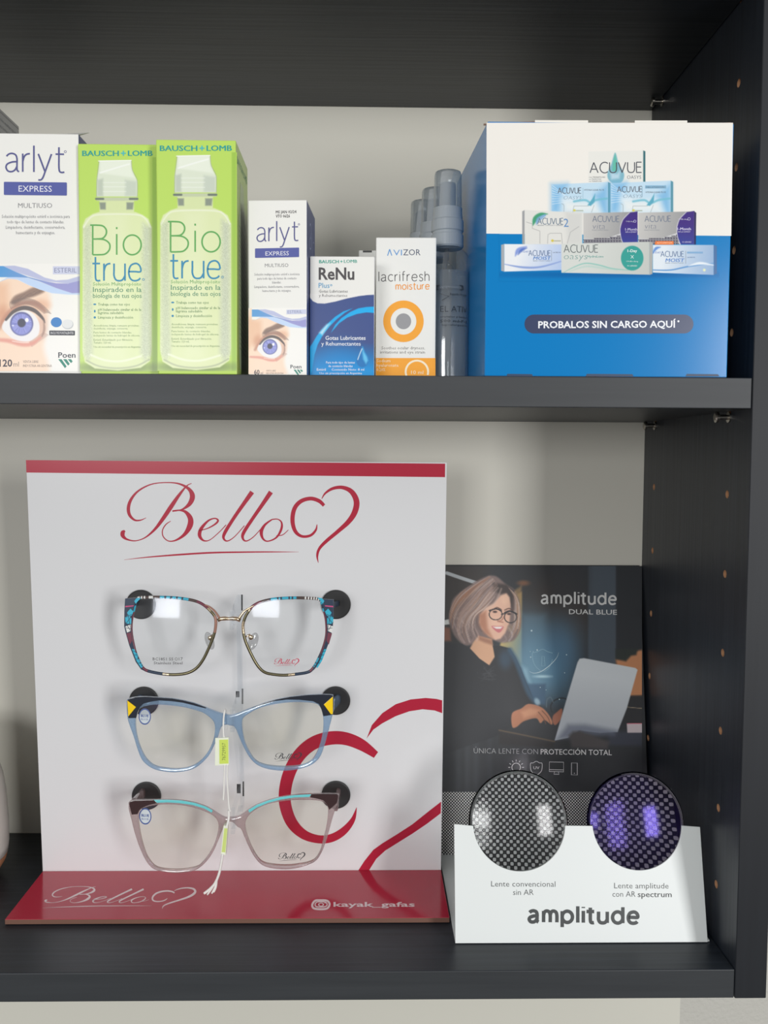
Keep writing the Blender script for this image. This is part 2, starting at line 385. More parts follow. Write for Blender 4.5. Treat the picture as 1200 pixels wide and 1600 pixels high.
        return o

# ================================================================== THE SETTING
XW0, XW1 = -1.25, 0.75
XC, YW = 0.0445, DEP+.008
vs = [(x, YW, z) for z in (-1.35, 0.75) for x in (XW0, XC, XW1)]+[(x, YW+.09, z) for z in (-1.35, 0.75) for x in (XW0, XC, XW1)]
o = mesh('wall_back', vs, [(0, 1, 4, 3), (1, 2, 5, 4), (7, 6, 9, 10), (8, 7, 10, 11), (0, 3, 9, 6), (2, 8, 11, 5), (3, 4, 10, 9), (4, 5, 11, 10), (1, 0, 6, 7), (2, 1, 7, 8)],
         [mat('pale_wall_left', (216, 214, 202), 0.5), mat('darker_rough_wall_right', (196, 194, 186), 0.8)], None, [0, 1, 0, 1, 0, 1, 0, 1, 0, 1])  # wall tone splits in two: paler on the left, darker and rougher right
noise_bump(MATS['darker_rough_wall_right'], 260, 0.5, 0.002); o['kind'] = 'structure'
o = mesh('floor', [(-2.2, -3.6, -1.35), (1.8, -3.6, -1.35), (1.8, 0.30, -1.35), (-2.2, 0.30, -1.35), (-2.2, -3.6, -1.40), (1.8, -3.6, -1.40), (1.8, 0.30, -1.40), (-2.2, 0.30, -1.40)],
         [(0, 1, 2, 3), (7, 6, 5, 4), (0, 4, 5, 1), (1, 5, 6, 2), (2, 6, 7, 3), (3, 7, 4, 0)], mat('grey_floor_tile', (96, 94, 90), .5)); o['kind'] = 'structure'
# ================================================================== BOOKCASE
case = thing('bookcase', 'dark wood veneer bookcase holding the eye care boxes and the spectacle display', 'bookcase', (-0.31, 0.1, ZB-TH))
XL = -0.64
XR = 0.0205
HZ = [182.9-50.6*k for k in range(-1, 12)]
def bored_panel(name, lo, hi, holes_x, parent, cutters):
    bm = box_bm(lo, hi, 0.0004, 1)
    for f in bm.faces:
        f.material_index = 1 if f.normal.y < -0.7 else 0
    o = bm_object(name, bm, [WOOD_Z, EDGE_Z_DIM, CHIP], parent)
    cb = bmesh.new()
    for (y, z) in cutters:
        r = bmesh.ops.create_cone(cb, cap_ends=True, segments=20, radius1=0.0026, radius2=0.0026, depth=0.018, matrix=Matrix.Translation((holes_x, y, z)) @ Matrix.Rotation(math.pi/2, 4, 'Y'))
    for f in cb.faces: f.material_index = 0
    co = bm_object('cutter', cb, [CHIP], parent)
    md = o.modifiers.new('b', 'BOOLEAN'); md.object = co; md.operation = 'DIFFERENCE'; md.solver = 'EXACT'; md.material_mode = 'TRANSFER'
    bpy.context.view_layer.update(); dg = bpy.context.evaluated_depsgraph_get()
    me = bpy.data.meshes.new_from_object(o.evaluated_get(dg)); o.modifiers.clear(); o.data = me
    bpy.data.objects.remove(co); return o
holes = [(y, z*MM) for z in HZ for y in (0.0325, 0.177) if -0.355 < z*MM < 0.36]
bored_panel('side_panel', (0, -0.0006, ZB-TH), (XR-.001, DEP, 0.40), 0.0, case, holes)
box = box_bm((XL-TH, -0.0006, ZB-TH), (XL, DEP, 0.40), 0.0004, 1)
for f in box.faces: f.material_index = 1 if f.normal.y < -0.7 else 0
bm_object('side_panel', box, [WOOD_Z, EDGE_Z_DIM], case)
for z0 in (0.0, ZB, ZT+TH):
    bm = box_bm((XL+.0003, 0, z0-TH), (-.0003, DEP-.0005, z0), 0.0005, 2)
    for f in bm.faces: f.material_index = 1 if f.normal.y < -0.5 else 0
    bm_object('shelf', bm, [WOOD_X, EDGE], case)
bm_object('back_panel', box_bm((XL-TH, DEP, ZB-TH), (0.0195, DEP+.004, 0.41)), WHITE_BOARD, case, label='pale board closing the back')
for y, z in ((0.0325, -TH), (0.177, -TH), (0.177, ZT)):
    v, f = lathe([(0.0034, 0), (0.0034, 0.0012), (0.0017, 0.0014), (0.0017, 0.0072), (0.0034, 0.0074), (0.0034, 0.0090), (0.0022, 0.0096)], 0, 0, 0, 20)
    v = [(-q[2]+0.0002, y+q[0], z-0.0036+q[1]) for q in v]
    mesh('shelf_pin', v, f, STEEL, case, smooth=False)

# ================================================================== PRODUCT BOXES (upper compartment)
CARD = {}
def carton(name, label, cat, fpx, Y, th, depth, mats, skew=0.0, group=None, z0=0.0003, bev=0.0006, ztop=None, open_top=False):
    """a printed carton standing on the shelf. fpx = (left, right, top) of its front in the photo; mats = front, side, top"""
    xl, xr, yt = fpx
    pl0 = front(Y); A = pl0.at(xl, (yt+580)/2)
    pl = Plane((A.x, Y, 0), (math.cos(th), math.sin(th), 0), (0, 0, 1))
    B = pl.at(xr, (yt+580)/2); w = (Vector((B.x, B.y, 0))-Vector((A.x, Y, 0))).length
    h = ztop if ztop else pl.at((xl+xr)/2, yt).z
    U = pl.U; W = Vector((-math.sin(th), math.cos(th), 0)) + U*skew
    O = Vector((A.x, Y, z0))
    t = thing(name, label, cat, O+U*w/2+W*depth/2, group)
    bm = box_bm((0, 0, 0), (w, depth, h-z0), bev, 2)
    for f in bm.faces:
        n = f.normal; f.material_index = 0 if n.y < -0.6 else (2 if abs(n.z) > 0.6 else 1)
    for v in bm.verts: v.co = O+U*v.co.x+W*v.co.y+Vector((0, 0, v.co.z))
    bm_object('carton', bm, list(mats), t)
    return t, pl, w, h, O, U, W
W_CARD = mat('white_card', (237, 236, 230), 0.38)
GREY = (120, 120, 125); INDIGO = (72, 78, 150); DKTXT = (60, 58, 62)

# ---- eye picture shared by the two white boxes: drawn in the larger box's photo frame
def eye_art(step, x0, y0, x1, y1):
    p = Paint(x0, y0, x1, y1, step, (240, 238, 232))
    e = lambda pts: [(33.8+18.1*q[0], 506+18.1*q[1])+tuple(18.1*r for r in q[2:]) for q in pts]
    p.poly(e([(-3, -4.6), (-.9, -4.6), (.5, -3.9), (1.6, -3.3), (2.3, -2.7), (2.5, -1.8), (2.2, 0), (1.9, 2), (2.1, 4.6), (-3, 4.6)]), (246, 216, 190), 7, smooth=True)
    p.poly(e([(-3, -4), (-1.2, -3.4), (-1.0, -1.4), (-3, 0.4)]), (232, 180, 142), 10, 0.7)
    p.ell(*e([(1.6, -1.6)])[0], 14, 9, (226, 170, 135), 6, 0.7)
    p.ell(*e([(1.75, .2)])[0], 8, 18, (215, 170, 150), 5, 0.6)
    p.ell(*e([(-1.6, -.6)])[0], 10, 16, (205, 140, 105), 7, 0.7)
    p.poly(e([(-.95, -1.85), (-.6, -2.4), (.2, -2.75), (1.1, -3.15), (2.0, -2.85), (1.2, -2.4), (.2, -2.1), (-.5, -1.65)]), (142, 112, 95), 2.6, smooth=True)
    for k in range(26):
        t = k/25; x = -.8+2.6*t; y = -2.05-1.0*t+rng.uniform(-.18, .18)
        p.line(e([(x, y+.12), (x+.35, y-.12)]), (112, 88, 78), 0.8, 0.5, 0.6)
    p.line(e([(-2.0, .4, .3), (-1.1, -.9, .45), (0, -1.75, .4), (1.2, -1.75, .4), (2.0, -1.1, .2)]), (190, 130, 105), 6, 3, 0.8)
    p.poly(e([(-1.7, .25), (-1.1, -.7), (0, -1.2), (.9, -.95), (1.5, -.1), (1.45, .9), (.7, 1.5), (-.4, 1.45), (-1.2, .95)]), (238, 235, 234), 1.2, smooth=True)
    p.ell(*e([(0, 0)])[0], 18.1, 18.6, (74, 80, 140), 1.2)
    p.ell(*e([(0, .03)])[0], 16.2, 16.6, (136, 142, 212), 1.6)
    for k in range(40):
        a = rng.uniform(0, 2*math.pi); p.line(e([(.42*math.cos(a), .42*math.sin(a)), (.82*math.cos(a), .82*math.sin(a))]), (172, 176, 232) if k % 2 else (104, 110, 185), 0.9, 0.6, 0.6)
    p.ell(*e([(0, -.08)])[0], 6.4, 6.8, (38, 42, 74), 0.8)
    p.ell(*e([(.45, -.33)])[0], 2.8, 3.2, (252, 252, 255), 0.7); p.ell(*e([(-.75, .15)])[0], 1.6, 1.2, (225, 228, 250), 0.7)
    p.line(e([(-1.35, -.35, .2), (-.7, -1.05, .3), (.2, -1.38, .36), (1.1, -1.15, .34), (1.8, -.5, .22), (2.0, -.1, .08)]), (82, 70, 68), 5, 1.0)
    for k in range(30):
        t = k/29; x = -.9+2.8*t; y = -.95-1.0*math.sin(math.pi*min(1, (t+.15)*.72))+.55*t; a = -1.9+1.75*t
        p.line(e([(x, y), (x+.35*math.cos(a), y+.35*math.sin(a)), (x+.62*math.cos(a+.18), y+.62*math.sin(a+.18))]), (96, 78, 74), 0.9, 0.5, 0.75)
    p.line(e([(1.9, -.3, .1), (1.95, .5, .2), (1.75, 1.1, .1)]), (150, 118, 104), 2, 1.2, 0.7)
    for k in range(16):
        t = k/15; x = .7+1.15*t; y = 1.55-.8*t; p.line(e([(x, y), (x+.2+.25*t, y+.42-.2*t)]), (150, 108, 98), 0.8, 0.5, 0.6)
    p.line(e([(-2.6, 1.35, .25), (-1.2, 1.45, .35), (0, 1.75, .4), (.9, 1.7, .35), (1.6, 1.2, .2)]), (226, 146, 130), 6, 2.4, 0.85)
    p.line(e([(-.8, 1.5), (0, 1.62), (.6, 1.62)]), (252, 235, 225), 1.2, 0.7, 0.8)
    z = lambda pts: [(q[0]/8, 390+q[1]/8) for q in pts]
    p.poly(z([(-80, 60), (1100, 60), (1100, 540), (995, 545), (900, 545), (650, 545), (500, 500), (350, 440), (200, 370), (100, 345), (0, 400), (-80, 400)]), (241, 239, 233), 0.5)
    p.poly(z([(-80, 430), (0, 400), (100, 342), (230, 345), (350, 355), (500, 405), (700, 480), (900, 545), (1100, 545), (1100, 565), (850, 562), (650, 545), (500, 500), (350, 440), (220, 375), (100, 362), (0, 402)]), (190, 212, 242), 0.6)
    p.poly(z([(40, 205), (180, 200), (350, 240), (560, 350), (700, 385), (850, 375), (1100, 300), (1100, 400), (850, 425), (560, 395), (200, 280)]), (176, 182, 218), 0.6, 0.9)
    p.poly(z([(-80, 205), (40, 205), (200, 280), (350, 340), (560, 395), (700, 420), (850, 425), (995, 388), (1100, 370), (1100, 540), (900, 545), (700, 480), (500, 400), (350, 352), (200, 345), (-80, 345)]), (66, 150, 212), 0.6, 1, grad=((148, 148, 205), (0, 420), (85, 450)))
    return p
GLOSS_PAINT = painted('glossy_print', 0.3); MATT_PAINT = painted('satin_print', 0.42)

# ---- large white eye-drop solution box, cut by the frame on the left
t, pl, w, h, O, U, W = carton('solution_box', 'tall white contact lens solution box with blue-eyed photo, left of the green boxes', 'box', (-12, 125.6, 208.5), 0.020, 0.0, 0.050,
    (W_CARD, mat('navy_card', (66, 78, 128), 0.35), W_CARD))
eye_art(0.8, -11.5, 412, 124.8, 580).make('eye_picture', t, pl, GLOSS_PAINT, label='printed photo of a blue eye under blue waves')
P = Print(pl, 2)
I = ink((80, 82, 138)); P.mono('arlyt', 8.5, 100.5, 268, 28.5, 2.6, I, dy=1.5, gap=.24); P.ring(102, 237, 2, 1.3, I); P.cut('brand_lettering', t)
P.rect(6, 284, 104.5, 304.6, ink((74, 84, 158)), 0, dy=1.0, r=1.5)
P.text('EXPRESS', 29, 81, 299.3, 9.5, ink((232, 232, 240)), 1, dy=.4); P.cut('name_band_print', t, 'indigo band with white lettering'); P.text('MULTIUSO', 28.3, 81.3, 324.7, 7.6, ink(GREY), bold=-.008)
for s_, a, b, y in (('Solución multipropósito estéril e isotónica para', 2.7, 109, 340.5), ('todo tipo de lentes de contacto blandas.', 10.7, 100, 349), ('Limpiadora, desinfectante, conservadora,', 9, 101.7, 357.4), ('humectante y de enjuague.', 25, 86, 365.8)):
    P.text(s_, a, b, y, 5.0, ink((130, 130, 134)), res=1)
P.cut('small_print', t); P.rect(82.7, 416, 126, 428.4, ink((206, 210, 232)), 0); P.text('ESTERIL', 85, 119.5, 425.8, 7.4, ink((122, 128, 160)), 1, bold=-.01); P.cut('sterile_print', t)
P.disc(88, 503.5, 8.6, 7.8, ink((60, 132, 200)), 0); P.disc(105.8, 506.8, 8.8, 7.6, ink((200, 204, 206)), 0); P.disc(105.4, 506, 8.2, 7, ink((232, 233, 232)), 1)
P.rect(77, 516.4, 117, 523.8, ink((62, 64, 72)), 0, dy=.3, r=1); P.text('INCLUYE PORTALENTES', 79, 115, 522, 3.6, ink((225, 225, 228)), 1, bold=.01, res=1); P.cut('lens_case_print', t)
def poen(P, T):
    g = ink((54, 142, 124))
    for a, b in ((0, 12.6), (7.6, 15.8), (14.8, 18.8)):
        L = b-a; pts = [(91+a, 561.2), (91+a+5.2, 561.2), (91+a+5.2+L*.62, 561.2+L*.9), (91+a+2.6+L*.62, 561.2+L*.9+2.6)]
        P.poly([T(*q) for q in pts], g)
poen(P, lambda x, y: (x, y)); P.text('Poen', 91, 118, 558.8, 8.4, ink((52, 60, 72)), bold=.012); P.cut('maker_logo', t)
P.text('120', -1, 19, 572.6, 11, ink((72, 68, 80)), bold=.02); P.text('ml', 21, 29.3, 572.8, 8, ink((120, 112, 116)), bold=-.012)
P.text('VENTA LIBRE', 36, 60, 567, 4, ink((160, 146, 140)), res=1); P.text('INDUSTRIA ARGENTINA', 36, 81, 573.4, 4, ink((160, 146, 140)), res=1)
P.make('volume_print', t)
# torn top flap and cellophane corner
fl = Plane((0, 0.03, 0), (1, 0, 0), (0, 0, 1))
mesh('tuck_flap', [O+U*(w-.014)+Vector((0, .0004, h-.0005)), O+U*(w-.001)+Vector((0, .0004, h-.0005)), O+U*(w-.001)+Vector((.0035, .012, h+.0048)), O+U*(w-.014)+Vector((.002, .012, h+.0005)),
     O+U*(w-.014)+Vector((0, .0010, h-.0005)), O+U*(w-.001)+Vector((0, .0010, h-.0005)), O+U*(w-.001)+Vector((.0035, .0126, h+.0048)), O+U*(w-.014)+Vector((.002, .0126, h+.0005))],
     [(0, 1, 2, 3), (7, 6, 5, 4), (0, 4, 5, 1), (1, 5, 6, 2), (2, 6, 7, 3), (3, 7, 4, 0)], W_CARD, t)

# ---- two green boxes with the bottle picture
GREEN = mat('lime_card', (186, 220, 92), 0.4); GREEN_S = mat('lime_card_side', (186, 212, 110), 0.3)
def bottle_art(step):
    p = Paint(246.2, 238, 370, 579.5, step, (188, 221, 96))
    z = lambda pts: [(q[0]/3, 150+q[1]/3) for q in pts]
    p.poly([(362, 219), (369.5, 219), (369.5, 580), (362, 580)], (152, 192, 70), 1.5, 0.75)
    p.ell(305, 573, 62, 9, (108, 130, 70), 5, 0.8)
    body = z([(752, 590), (765, 558), (800, 535), (830, 526), (1005, 526), (1040, 540), (1068, 560), (1083, 600), (1083, 1180), (1075, 1240), (1030, 1272), (920, 1285), (810, 1275), (762, 1245), (750, 1190)])
    p.poly(body, (222, 232, 178), 1.2)
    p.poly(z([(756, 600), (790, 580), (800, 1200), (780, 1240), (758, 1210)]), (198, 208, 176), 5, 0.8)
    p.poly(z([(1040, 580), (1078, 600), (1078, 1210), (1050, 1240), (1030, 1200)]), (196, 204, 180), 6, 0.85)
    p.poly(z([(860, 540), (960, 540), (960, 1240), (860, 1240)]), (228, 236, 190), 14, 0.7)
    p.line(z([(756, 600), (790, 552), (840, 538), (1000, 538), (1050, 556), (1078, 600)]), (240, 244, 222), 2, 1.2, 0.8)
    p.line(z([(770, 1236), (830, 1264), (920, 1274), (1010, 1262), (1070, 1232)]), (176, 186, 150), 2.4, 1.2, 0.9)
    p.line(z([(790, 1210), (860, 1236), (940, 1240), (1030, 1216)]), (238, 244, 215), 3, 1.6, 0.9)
    m = ((p.X > 251) & (p.X < 266)) | ((p.X > 344) & (p.X < 360)); m &= (p.Y > 345) & (p.Y < 560)
    p.C[m] += rng.normal(0, 8, m.sum())[:, None]
    p.poly(z([(832, 462), (998, 462), (998, 528), (832, 528)]), (216, 228, 170), 1)
    p.poly(z([(832, 480), (862, 480), (862, 514), (836, 514)]), (130, 140, 128), 1.6, 0.9); p.poly(z([(962, 480), (996, 480), (992, 514), (962, 514)]), (130, 140, 128), 1.6, 0.9)
    p.poly(z([(818, 456), (1014, 456), (1014, 472), (818, 472)]), (196, 206, 170), 1)
    p.line(z([(816, 463), (850, 463)]), (108, 120, 108), 3.4, 0.8); p.line(z([(978, 463), (1014, 463)]), (108, 120, 108), 3.4, 0.8)
    p.poly(z([(832, 280), (984, 278), (988, 318), (1000, 350), (1014, 376), (1014, 452), (818, 452), (818, 372), (826, 330)]), (222, 230, 208), 0.8)
    p.poly(z([(836, 283), (980, 282), (986, 330), (1000, 362), (835, 340)]), (234, 240, 222), 2.5)
    p.line(z([(836, 338), (900, 318), (976, 296)]), (248, 250, 244), 2, 1, 0.9)
    p.poly(z([(822, 372), (850, 365), (850, 450), (822, 450)]), (186, 196, 178), 2.5, 0.8); p.poly(z([(955, 372), (1010, 380), (1010, 450), (955, 450)]), (196, 206, 190), 3, 0.8)
    for y in (385, 405, 428): p.line(z([(850, y), (960, y)]), (244, 248, 238), 1.2, 0.8, 0.6)
    p.line(z([(828, 282), (984, 279)]), (250, 252, 248), 1.5, 0.7); p.line(z([(986, 282), (990, 325), (1013, 374), (1014, 452)]), (150, 165, 130), 1, 0.6, 0.7); p.line(z([(829, 285), (820, 372), (818, 452)]), (150, 165, 130), 1, 0.6, 0.7)
    return p
def green_box(label, fpx, Y, T, side):
    t, pl, w, h, O, U, W = carton('solution_box', label, 'box', fpx, Y, 0.0, 0.050, (GREEN, GREEN_S, GREEN), group='green solution boxes')
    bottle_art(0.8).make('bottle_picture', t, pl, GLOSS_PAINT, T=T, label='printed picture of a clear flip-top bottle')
    P = Print(pl, 2, T)
    bl = ink((0, 156, 150))
    for d_ in (-.35, .35): P.text('BAUSCH', 250+d_, 308+d_, 235.8, 8.6, bl); P.text('LOMB', 323+d_, 362+d_, 235.6, 8.6, bl)
    P.stroke([(311.5, 231.4), (319.5, 231.4)], ink((70, 190, 190)), 2, smooth=False); P.stroke([(315.5, 227.4), (315.5, 235.4)], ink((70, 190, 190)), 2, smooth=False)
    P.cut('maker_lettering', t)
    g = ink((92, 168, 84)); b = ink((38, 138, 178))
    P.mono('Bio', 266.5, 344, 393.5, 31.5, 2.5, g, gap=.3); P.mono('true', 266, 343.5, 435, 27.5, 2.7, b, gap=.24); P.ring(347.5, 433, 2, 1.2, b); P.cut('brand_lettering', t)
    k = ink((74, 140, 108)); k2 = ink((110, 148, 96))
    P.text('Solución Multipropósito', 267, 344, 442.8, 5.6, ink((100, 168, 92)), res=1)
    P.text('Inspirado en la', 267, 344.6, 453, 8.2, k); P.text('biología de tus ojos', 267, 344.6, 462.3, 7.0, k); P.cut('slogan_lettering', t)
    for s_, x0, x1, y in (('Trabaja como tus ojos', 275, 326, 474.6), ('pH balanceado similar al de la', 275, 344, 483), ('lágrima saludable', 275, 316, 488.2), ('Limpieza y desinfección', 275, 331, 495.4)): P.text(s_, x0, x1, y, 4.2, k2, res=1, bold=.01)
    P.disc(269.8, 472.6, 2.4, 1.3, b); P.disc(269.8, 483.6, 1.3, 2.2, b); P.disc(269.8, 493.6, 1.8, 1.8, b); P.cut('bullet_print', t)
    for i, (s_, x1) in enumerate((('Acondiciona, limpia, remueve proteínas,', 341), ('desinfecta, enjuaga, conserva.', 323), ('Para lentes de contacto blandas,', 329), ('incluyendo lentes de hidrogel de silicona.', 342), ('Estéril. Esterilizado por filtración.', 331), ('Tamaño: 120 mL', 296), ('Uso sin necesidad de prescripción en Argentina', 343))):
        P.text(s_, 268, x1, (508, 512.6, 519, 523.8, 530.8, 535.2, 542)[i], 3.1, ink((130, 158, 108)), res=1)
    P.make('small_print', t)
    if side:
        Q = Print(SideFace(O+U*w, W, h, U), 1)
        Q.text('BAUSCH+LOMB', 4, 46, 12, 4.4, ink((60, 150, 116)), res=1)
        Q.poly([(17, 19), (31, 19), (34, 30), (34, 36), (41, 42), (42, 120), (38, 131), (12, 131), (8, 120), (9, 42), (15, 36), (15, 30)], ink((198, 212, 164)))
        for i in range(26):
            y = 46+i*2.9; Q.stroke([(11, y), (39, y+2.4)], ink((140, 156, 112)), .5, 1, smooth=False)
        Q.make('side_print', t)
    return t
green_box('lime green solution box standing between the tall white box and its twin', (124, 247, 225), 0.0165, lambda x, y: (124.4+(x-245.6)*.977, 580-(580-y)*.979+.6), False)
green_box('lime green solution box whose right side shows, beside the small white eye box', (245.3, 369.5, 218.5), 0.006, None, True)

# ---- small white box with the same eye
t, pl, w, h, O, U, W = carton('solution_box', 'small white contact lens solution box with blue-eyed photo and dark blue side', 'box', (388, 479.6, 312.5), 0.014, -0.06, 0.040,
    (W_CARD, MATS['navy_card'], W_CARD))
T6 = lambda x, y: (421.8+(x-33.8)*.645, 541.9+(y-506)*.645)
eye_art(1.0, -18.0, 412, 122.5, 572.5).make('eye_picture', t, pl, GLOSS_PAINT, T=T6, label='printed photo of a blue eye under blue waves')
P = Print(pl, 2)
P.mono('arlyt', 401, 466, 377.3, 21.5, 1.9, I, dy=-1.5, gap=.24); P.ring(467, 350.5, 1.5, .9, I); P.cut('brand_lettering', t)
P.rect(398.5, 388.2, 467.3, 403, ink((74, 84, 158)), 0, dy=-1.4, r=1)
P.text('EXPRESS', 414.7, 451.3, 399.4, 6.6, ink((232, 232, 240)), 1, dy=-.6); P.cut('name_band_print', t, 'indigo band with white lettering'); P.text('MULTIUSO', 413.8, 450.5, 417.4, 5.6, ink(GREY), bold=-.006, dy=-.4)
for s_, a, b, y in (('Solución multipropósito estéril e isotónica', 397.5, 468, 430.6), ('para todo tipo de lentes de contacto', 402, 463.5, 437), ('blandas.', 425.5, 439.5, 443.2), ('Limpiadora, desinfectante, conservadora,', 397.5, 467.5, 450), ('humectante y de enjuague.', 410, 455, 456.2)):
    P.text(s_, a, b, y, 3.9, ink((140, 140, 144)), res=1, dy=-.6)
P.cut('small_print', t); P.text('MS JAN 02/24', 431, 463, 333.5, 4.6, ink((76, 72, 74)), bold=.02, dy=-.6, res=1); P.text('VTO 06/26', 431, 453, 340, 4.6, ink((76, 72, 74)), bold=.02, dy=-.4, res=1); P.cut('date_print', t)
P.rect(447.6, 484, 478.5, 491, ink((206, 210, 232)), 0, dy=-.6); P.text('ESTERIL', 449.5, 472, 489.6, 4.6, ink((140, 146, 176)), 1, bold=-.006, dy=-.4); P.cut('sterile_print', t)
poen(P, T6); P.text('Poen', 453.8, 471, 575.6, 5.6, ink((52, 60, 72)), bold=.012); P.cut('maker_logo', t)
P.text('60', 397, 405.5, 585, 7.2, ink((72, 68, 80)), bold=.02); P.text('ml', 407, 411, 585, 4.4, ink((120, 112, 116)), res=1); P.text('VENTA LIBRE', 416, 431, 580.6, 2.8, ink((160, 146, 140)), res=1); P.text('INDUSTRIA ARGENTINA', 416, 443, 584.6, 2.8, ink((160, 146, 140)), res=1)
P.make('volume_print', t)
Q = Print(SideFace(O+U*w, W, h, U), 1); k_ = ink((170, 178, 205))
Q.stroke([(13, 12), (17, 10), (20, 13), (17, 18), (14, 20), (13, 25), (19, 24), (21, 17)], k_, 1); Q.stroke([(22, 14), (26, 24), (27, 31)], k_, .9); Q.stroke([(30, 18), (33, 17.6)], k_, 1, smooth=False)
Q.make('side_print', t)

# ---- navy and white drops box
t, pl, w, h, O, U, W = carton('eye_drop_box', 'small navy and white eye drop box with a cyan water drop', 'box', (484, 585, 400.5), 0.022, -0.014, 0.036,
    (W_CARD, W_CARD, W_CARD))
z = lambda pts: [(480+q[0]/8, 395+q[1]/8)+tuple(r/8 for r in q[2:]) for q in pts]
p = Paint(484.4, 459, 584.6, 587, 0.8, (240, 238, 233))
p.poly(z([(20, 520), (35, 560), (70, 605), (130, 632), (220, 635), (350, 610), (500, 570), (650, 540), (760, 527), (845, 524), (845, 1560), (20, 1560)]), (62, 82, 140), 0.5)
p.poly(z([(20, 1130), (845, 1130), (845, 1560), (20, 1560)]), (62, 82, 140), 0.3, grad=((0, 150, 222), (500, 535), (500, 580)))
p.ell(530, 588, 42, 46, (0, 150, 225), 26, 0.6)
p.poly(z([(20, 1200), (60, 1140), (120, 1040), (180, 960), (250, 890), (350, 800), (450, 735), (570, 692), (470, 750), (370, 830), (280, 920), (200, 1020), (130, 1150), (90, 1280), (60, 1480), (20, 1540)]), (0, 176, 240), 0.5)
p.poly(z([(150, 1000), (240, 900), (290, 880), (230, 965), (190, 1030)]), (225, 240, 252), 3, 0.9)
p.poly(z([(295, 1000), (350, 900), (430, 815), (540, 740), (640, 695), (740, 678), (845, 672), (845, 752), (740, 745), (620, 765), (500, 810), (400, 880)]), (0, 176, 240), 0.5)
p.poly(z([(692, 1165), (715, 1220), (755, 1290), (768, 1345), (750, 1400), (695, 1432), (640, 1410), (615, 1360), (625, 1300), (665, 1230)]), (24, 120, 190), 0.6, smooth=True)
p.poly(z([(692, 1180), (712, 1240), (748, 1300), (760, 1345), (735, 1390), (700, 1330), (690, 1250)]), (110, 205, 245), 2.2, 0.9)
p.line(z([(685, 1200), (655, 1270), (632, 1335)]), (235, 246, 252), 1.2, 0.6)
p.make('wave_picture', t, pl, GLOSS_PAINT, label='printed navy wave with cyan arcs and a drop')
P = Print(pl, 2); wht = ink((238, 240, 244))
P.text('BAUSCH', 498.6, 529.5, 411.2, 5, ink((40, 160, 140)), bold=.02); P.text('+', 531.5, 535.5, 411, 5, ink((60, 170, 150)), bold=.02); P.text('LOMB', 537.5, 557.8, 410.6, 5, ink((40, 160, 140)), bold=.02)
P.cut('maker_lettering', t); P.text('ReNu', 498, 553.6, 436.6, 18.6, ink((72, 68, 70)), bold=.022); P.text('Plus', 498, 514.8, 449.8, 8, ink((36, 150, 200)), bold=-.004); P.ring(517.4, 445.6, 1.6, 1, ink((36, 150, 200)))
P.text('Gotas Lubricantes', 498.3, 543.3, 457.2, 4.6, ink((100, 98, 100)), res=1); P.text('y Rehumectantes', 498.3, 542.6, 463.8, 4.6, ink((100, 98, 100)), res=1)
P.cut('brand_lettering', t); P.text('Gotas Lubricantes', 508.5, 571.2, 531, 6.2, wht, bold=.012); P.text('y Rehumectantes', 502.2, 563.4, 540, 6.2, wht, bold=.012)
P.cut('slogan_lettering', t); P.text('Para todo tipo de lentes', 509.5, 554.5, 568, 3.6, wht, res=1, bold=.01); P.text('de contacto blandas', 513, 551, 573.6, 3.6, wht, res=1, bold=.01)
P.text('Estéril', 495, 509, 579.2, 3.8, wht, res=1, bold=.01); P.text('Contenido Neto: 8 ml', 518, 569, 579.2, 3.8, wht, res=1, bold=.01); P.text('Uso sin prescripción en Argentina', 499, 565.5, 584.6, 3.2, wht, res=1, bold=.01)
P.make('small_print', t)

# ---- orange and white drops box
t, pl, w, h, O, U, W = carton('eye_drop_box', 'small white and orange eye drop box with an orange ring, beside the spray bottle', 'box', (587, 681, 371), 0.045, -0.03, 0.034,
    (W_CARD, W_CARD, W_CARD))
P = Print(pl, 1); org = ink((248, 166, 36)); tx = ink((108, 104, 102))
bl = ink((84, 150, 210)); nv = ink((58, 72, 100))
P.stroke([(605.6, 399.6), (608.8, 389.4)], bl, 1.4, smooth=False); P.stroke([(608.8, 389.4), (612.2, 399.4)], bl, 1.4, smooth=False)
P.text('VI', 614.5, 628, 399.2, 9.4, bl, bold=-.006); P.text('ZOR', 630, 657, 398.8, 9.4, nv, bold=-.002); P.cut('maker_lettering', t)
P.mono('lacrifresh', 592, 670.5, 439.4, 10.2, 1.25, ink((88, 86, 86)), dy=-.6, gap=.34); P.mono('moisture', 618.5, 670.5, 452.4, 7.4, 1.35, ink((240, 152, 50)), dy=-.6, gap=.34); P.cut('brand_lettering', t)
P.ring(630.4, 502, 31.6, 20.2, org, k=1.03); P.disc(630.4, 502, 12, 12.4, ink((152, 152, 154))); P.cut('ring_print', t, 'orange ring around a grey dot')
P.text('Soothes ocular dryness,', 596, 664, 545.8, 4.6, tx, res=1); P.text('irritations and eye strain', 594, 664, 552.4, 4.6, tx, res=1)
P.cut('small_print', t); P.rect(587.4, 559.4, 680.4, 589.5, org, 0); w2 = ink((250, 236, 205))
P.text('Sodium', 588.6, 610, 566, 5, w2, 1, res=1); P.text('hyaluronate', 588.6, 622.5, 573, 5, w2, 1, res=1); P.text('0.20%', 588.6, 602, 580, 5, w2, 1, res=1)
P.stroke([(651.4+17.5*math.cos(math.radians(a)), 581+17.5*math.sin(math.radians(a))) for a in range(-208, 30, 14)], w2, 3, 1); P.text('10 ml', 642.5, 661.5, 584.4, 5.4, w2, 1)
P.make('orange_band_print', t, 'orange foot band')

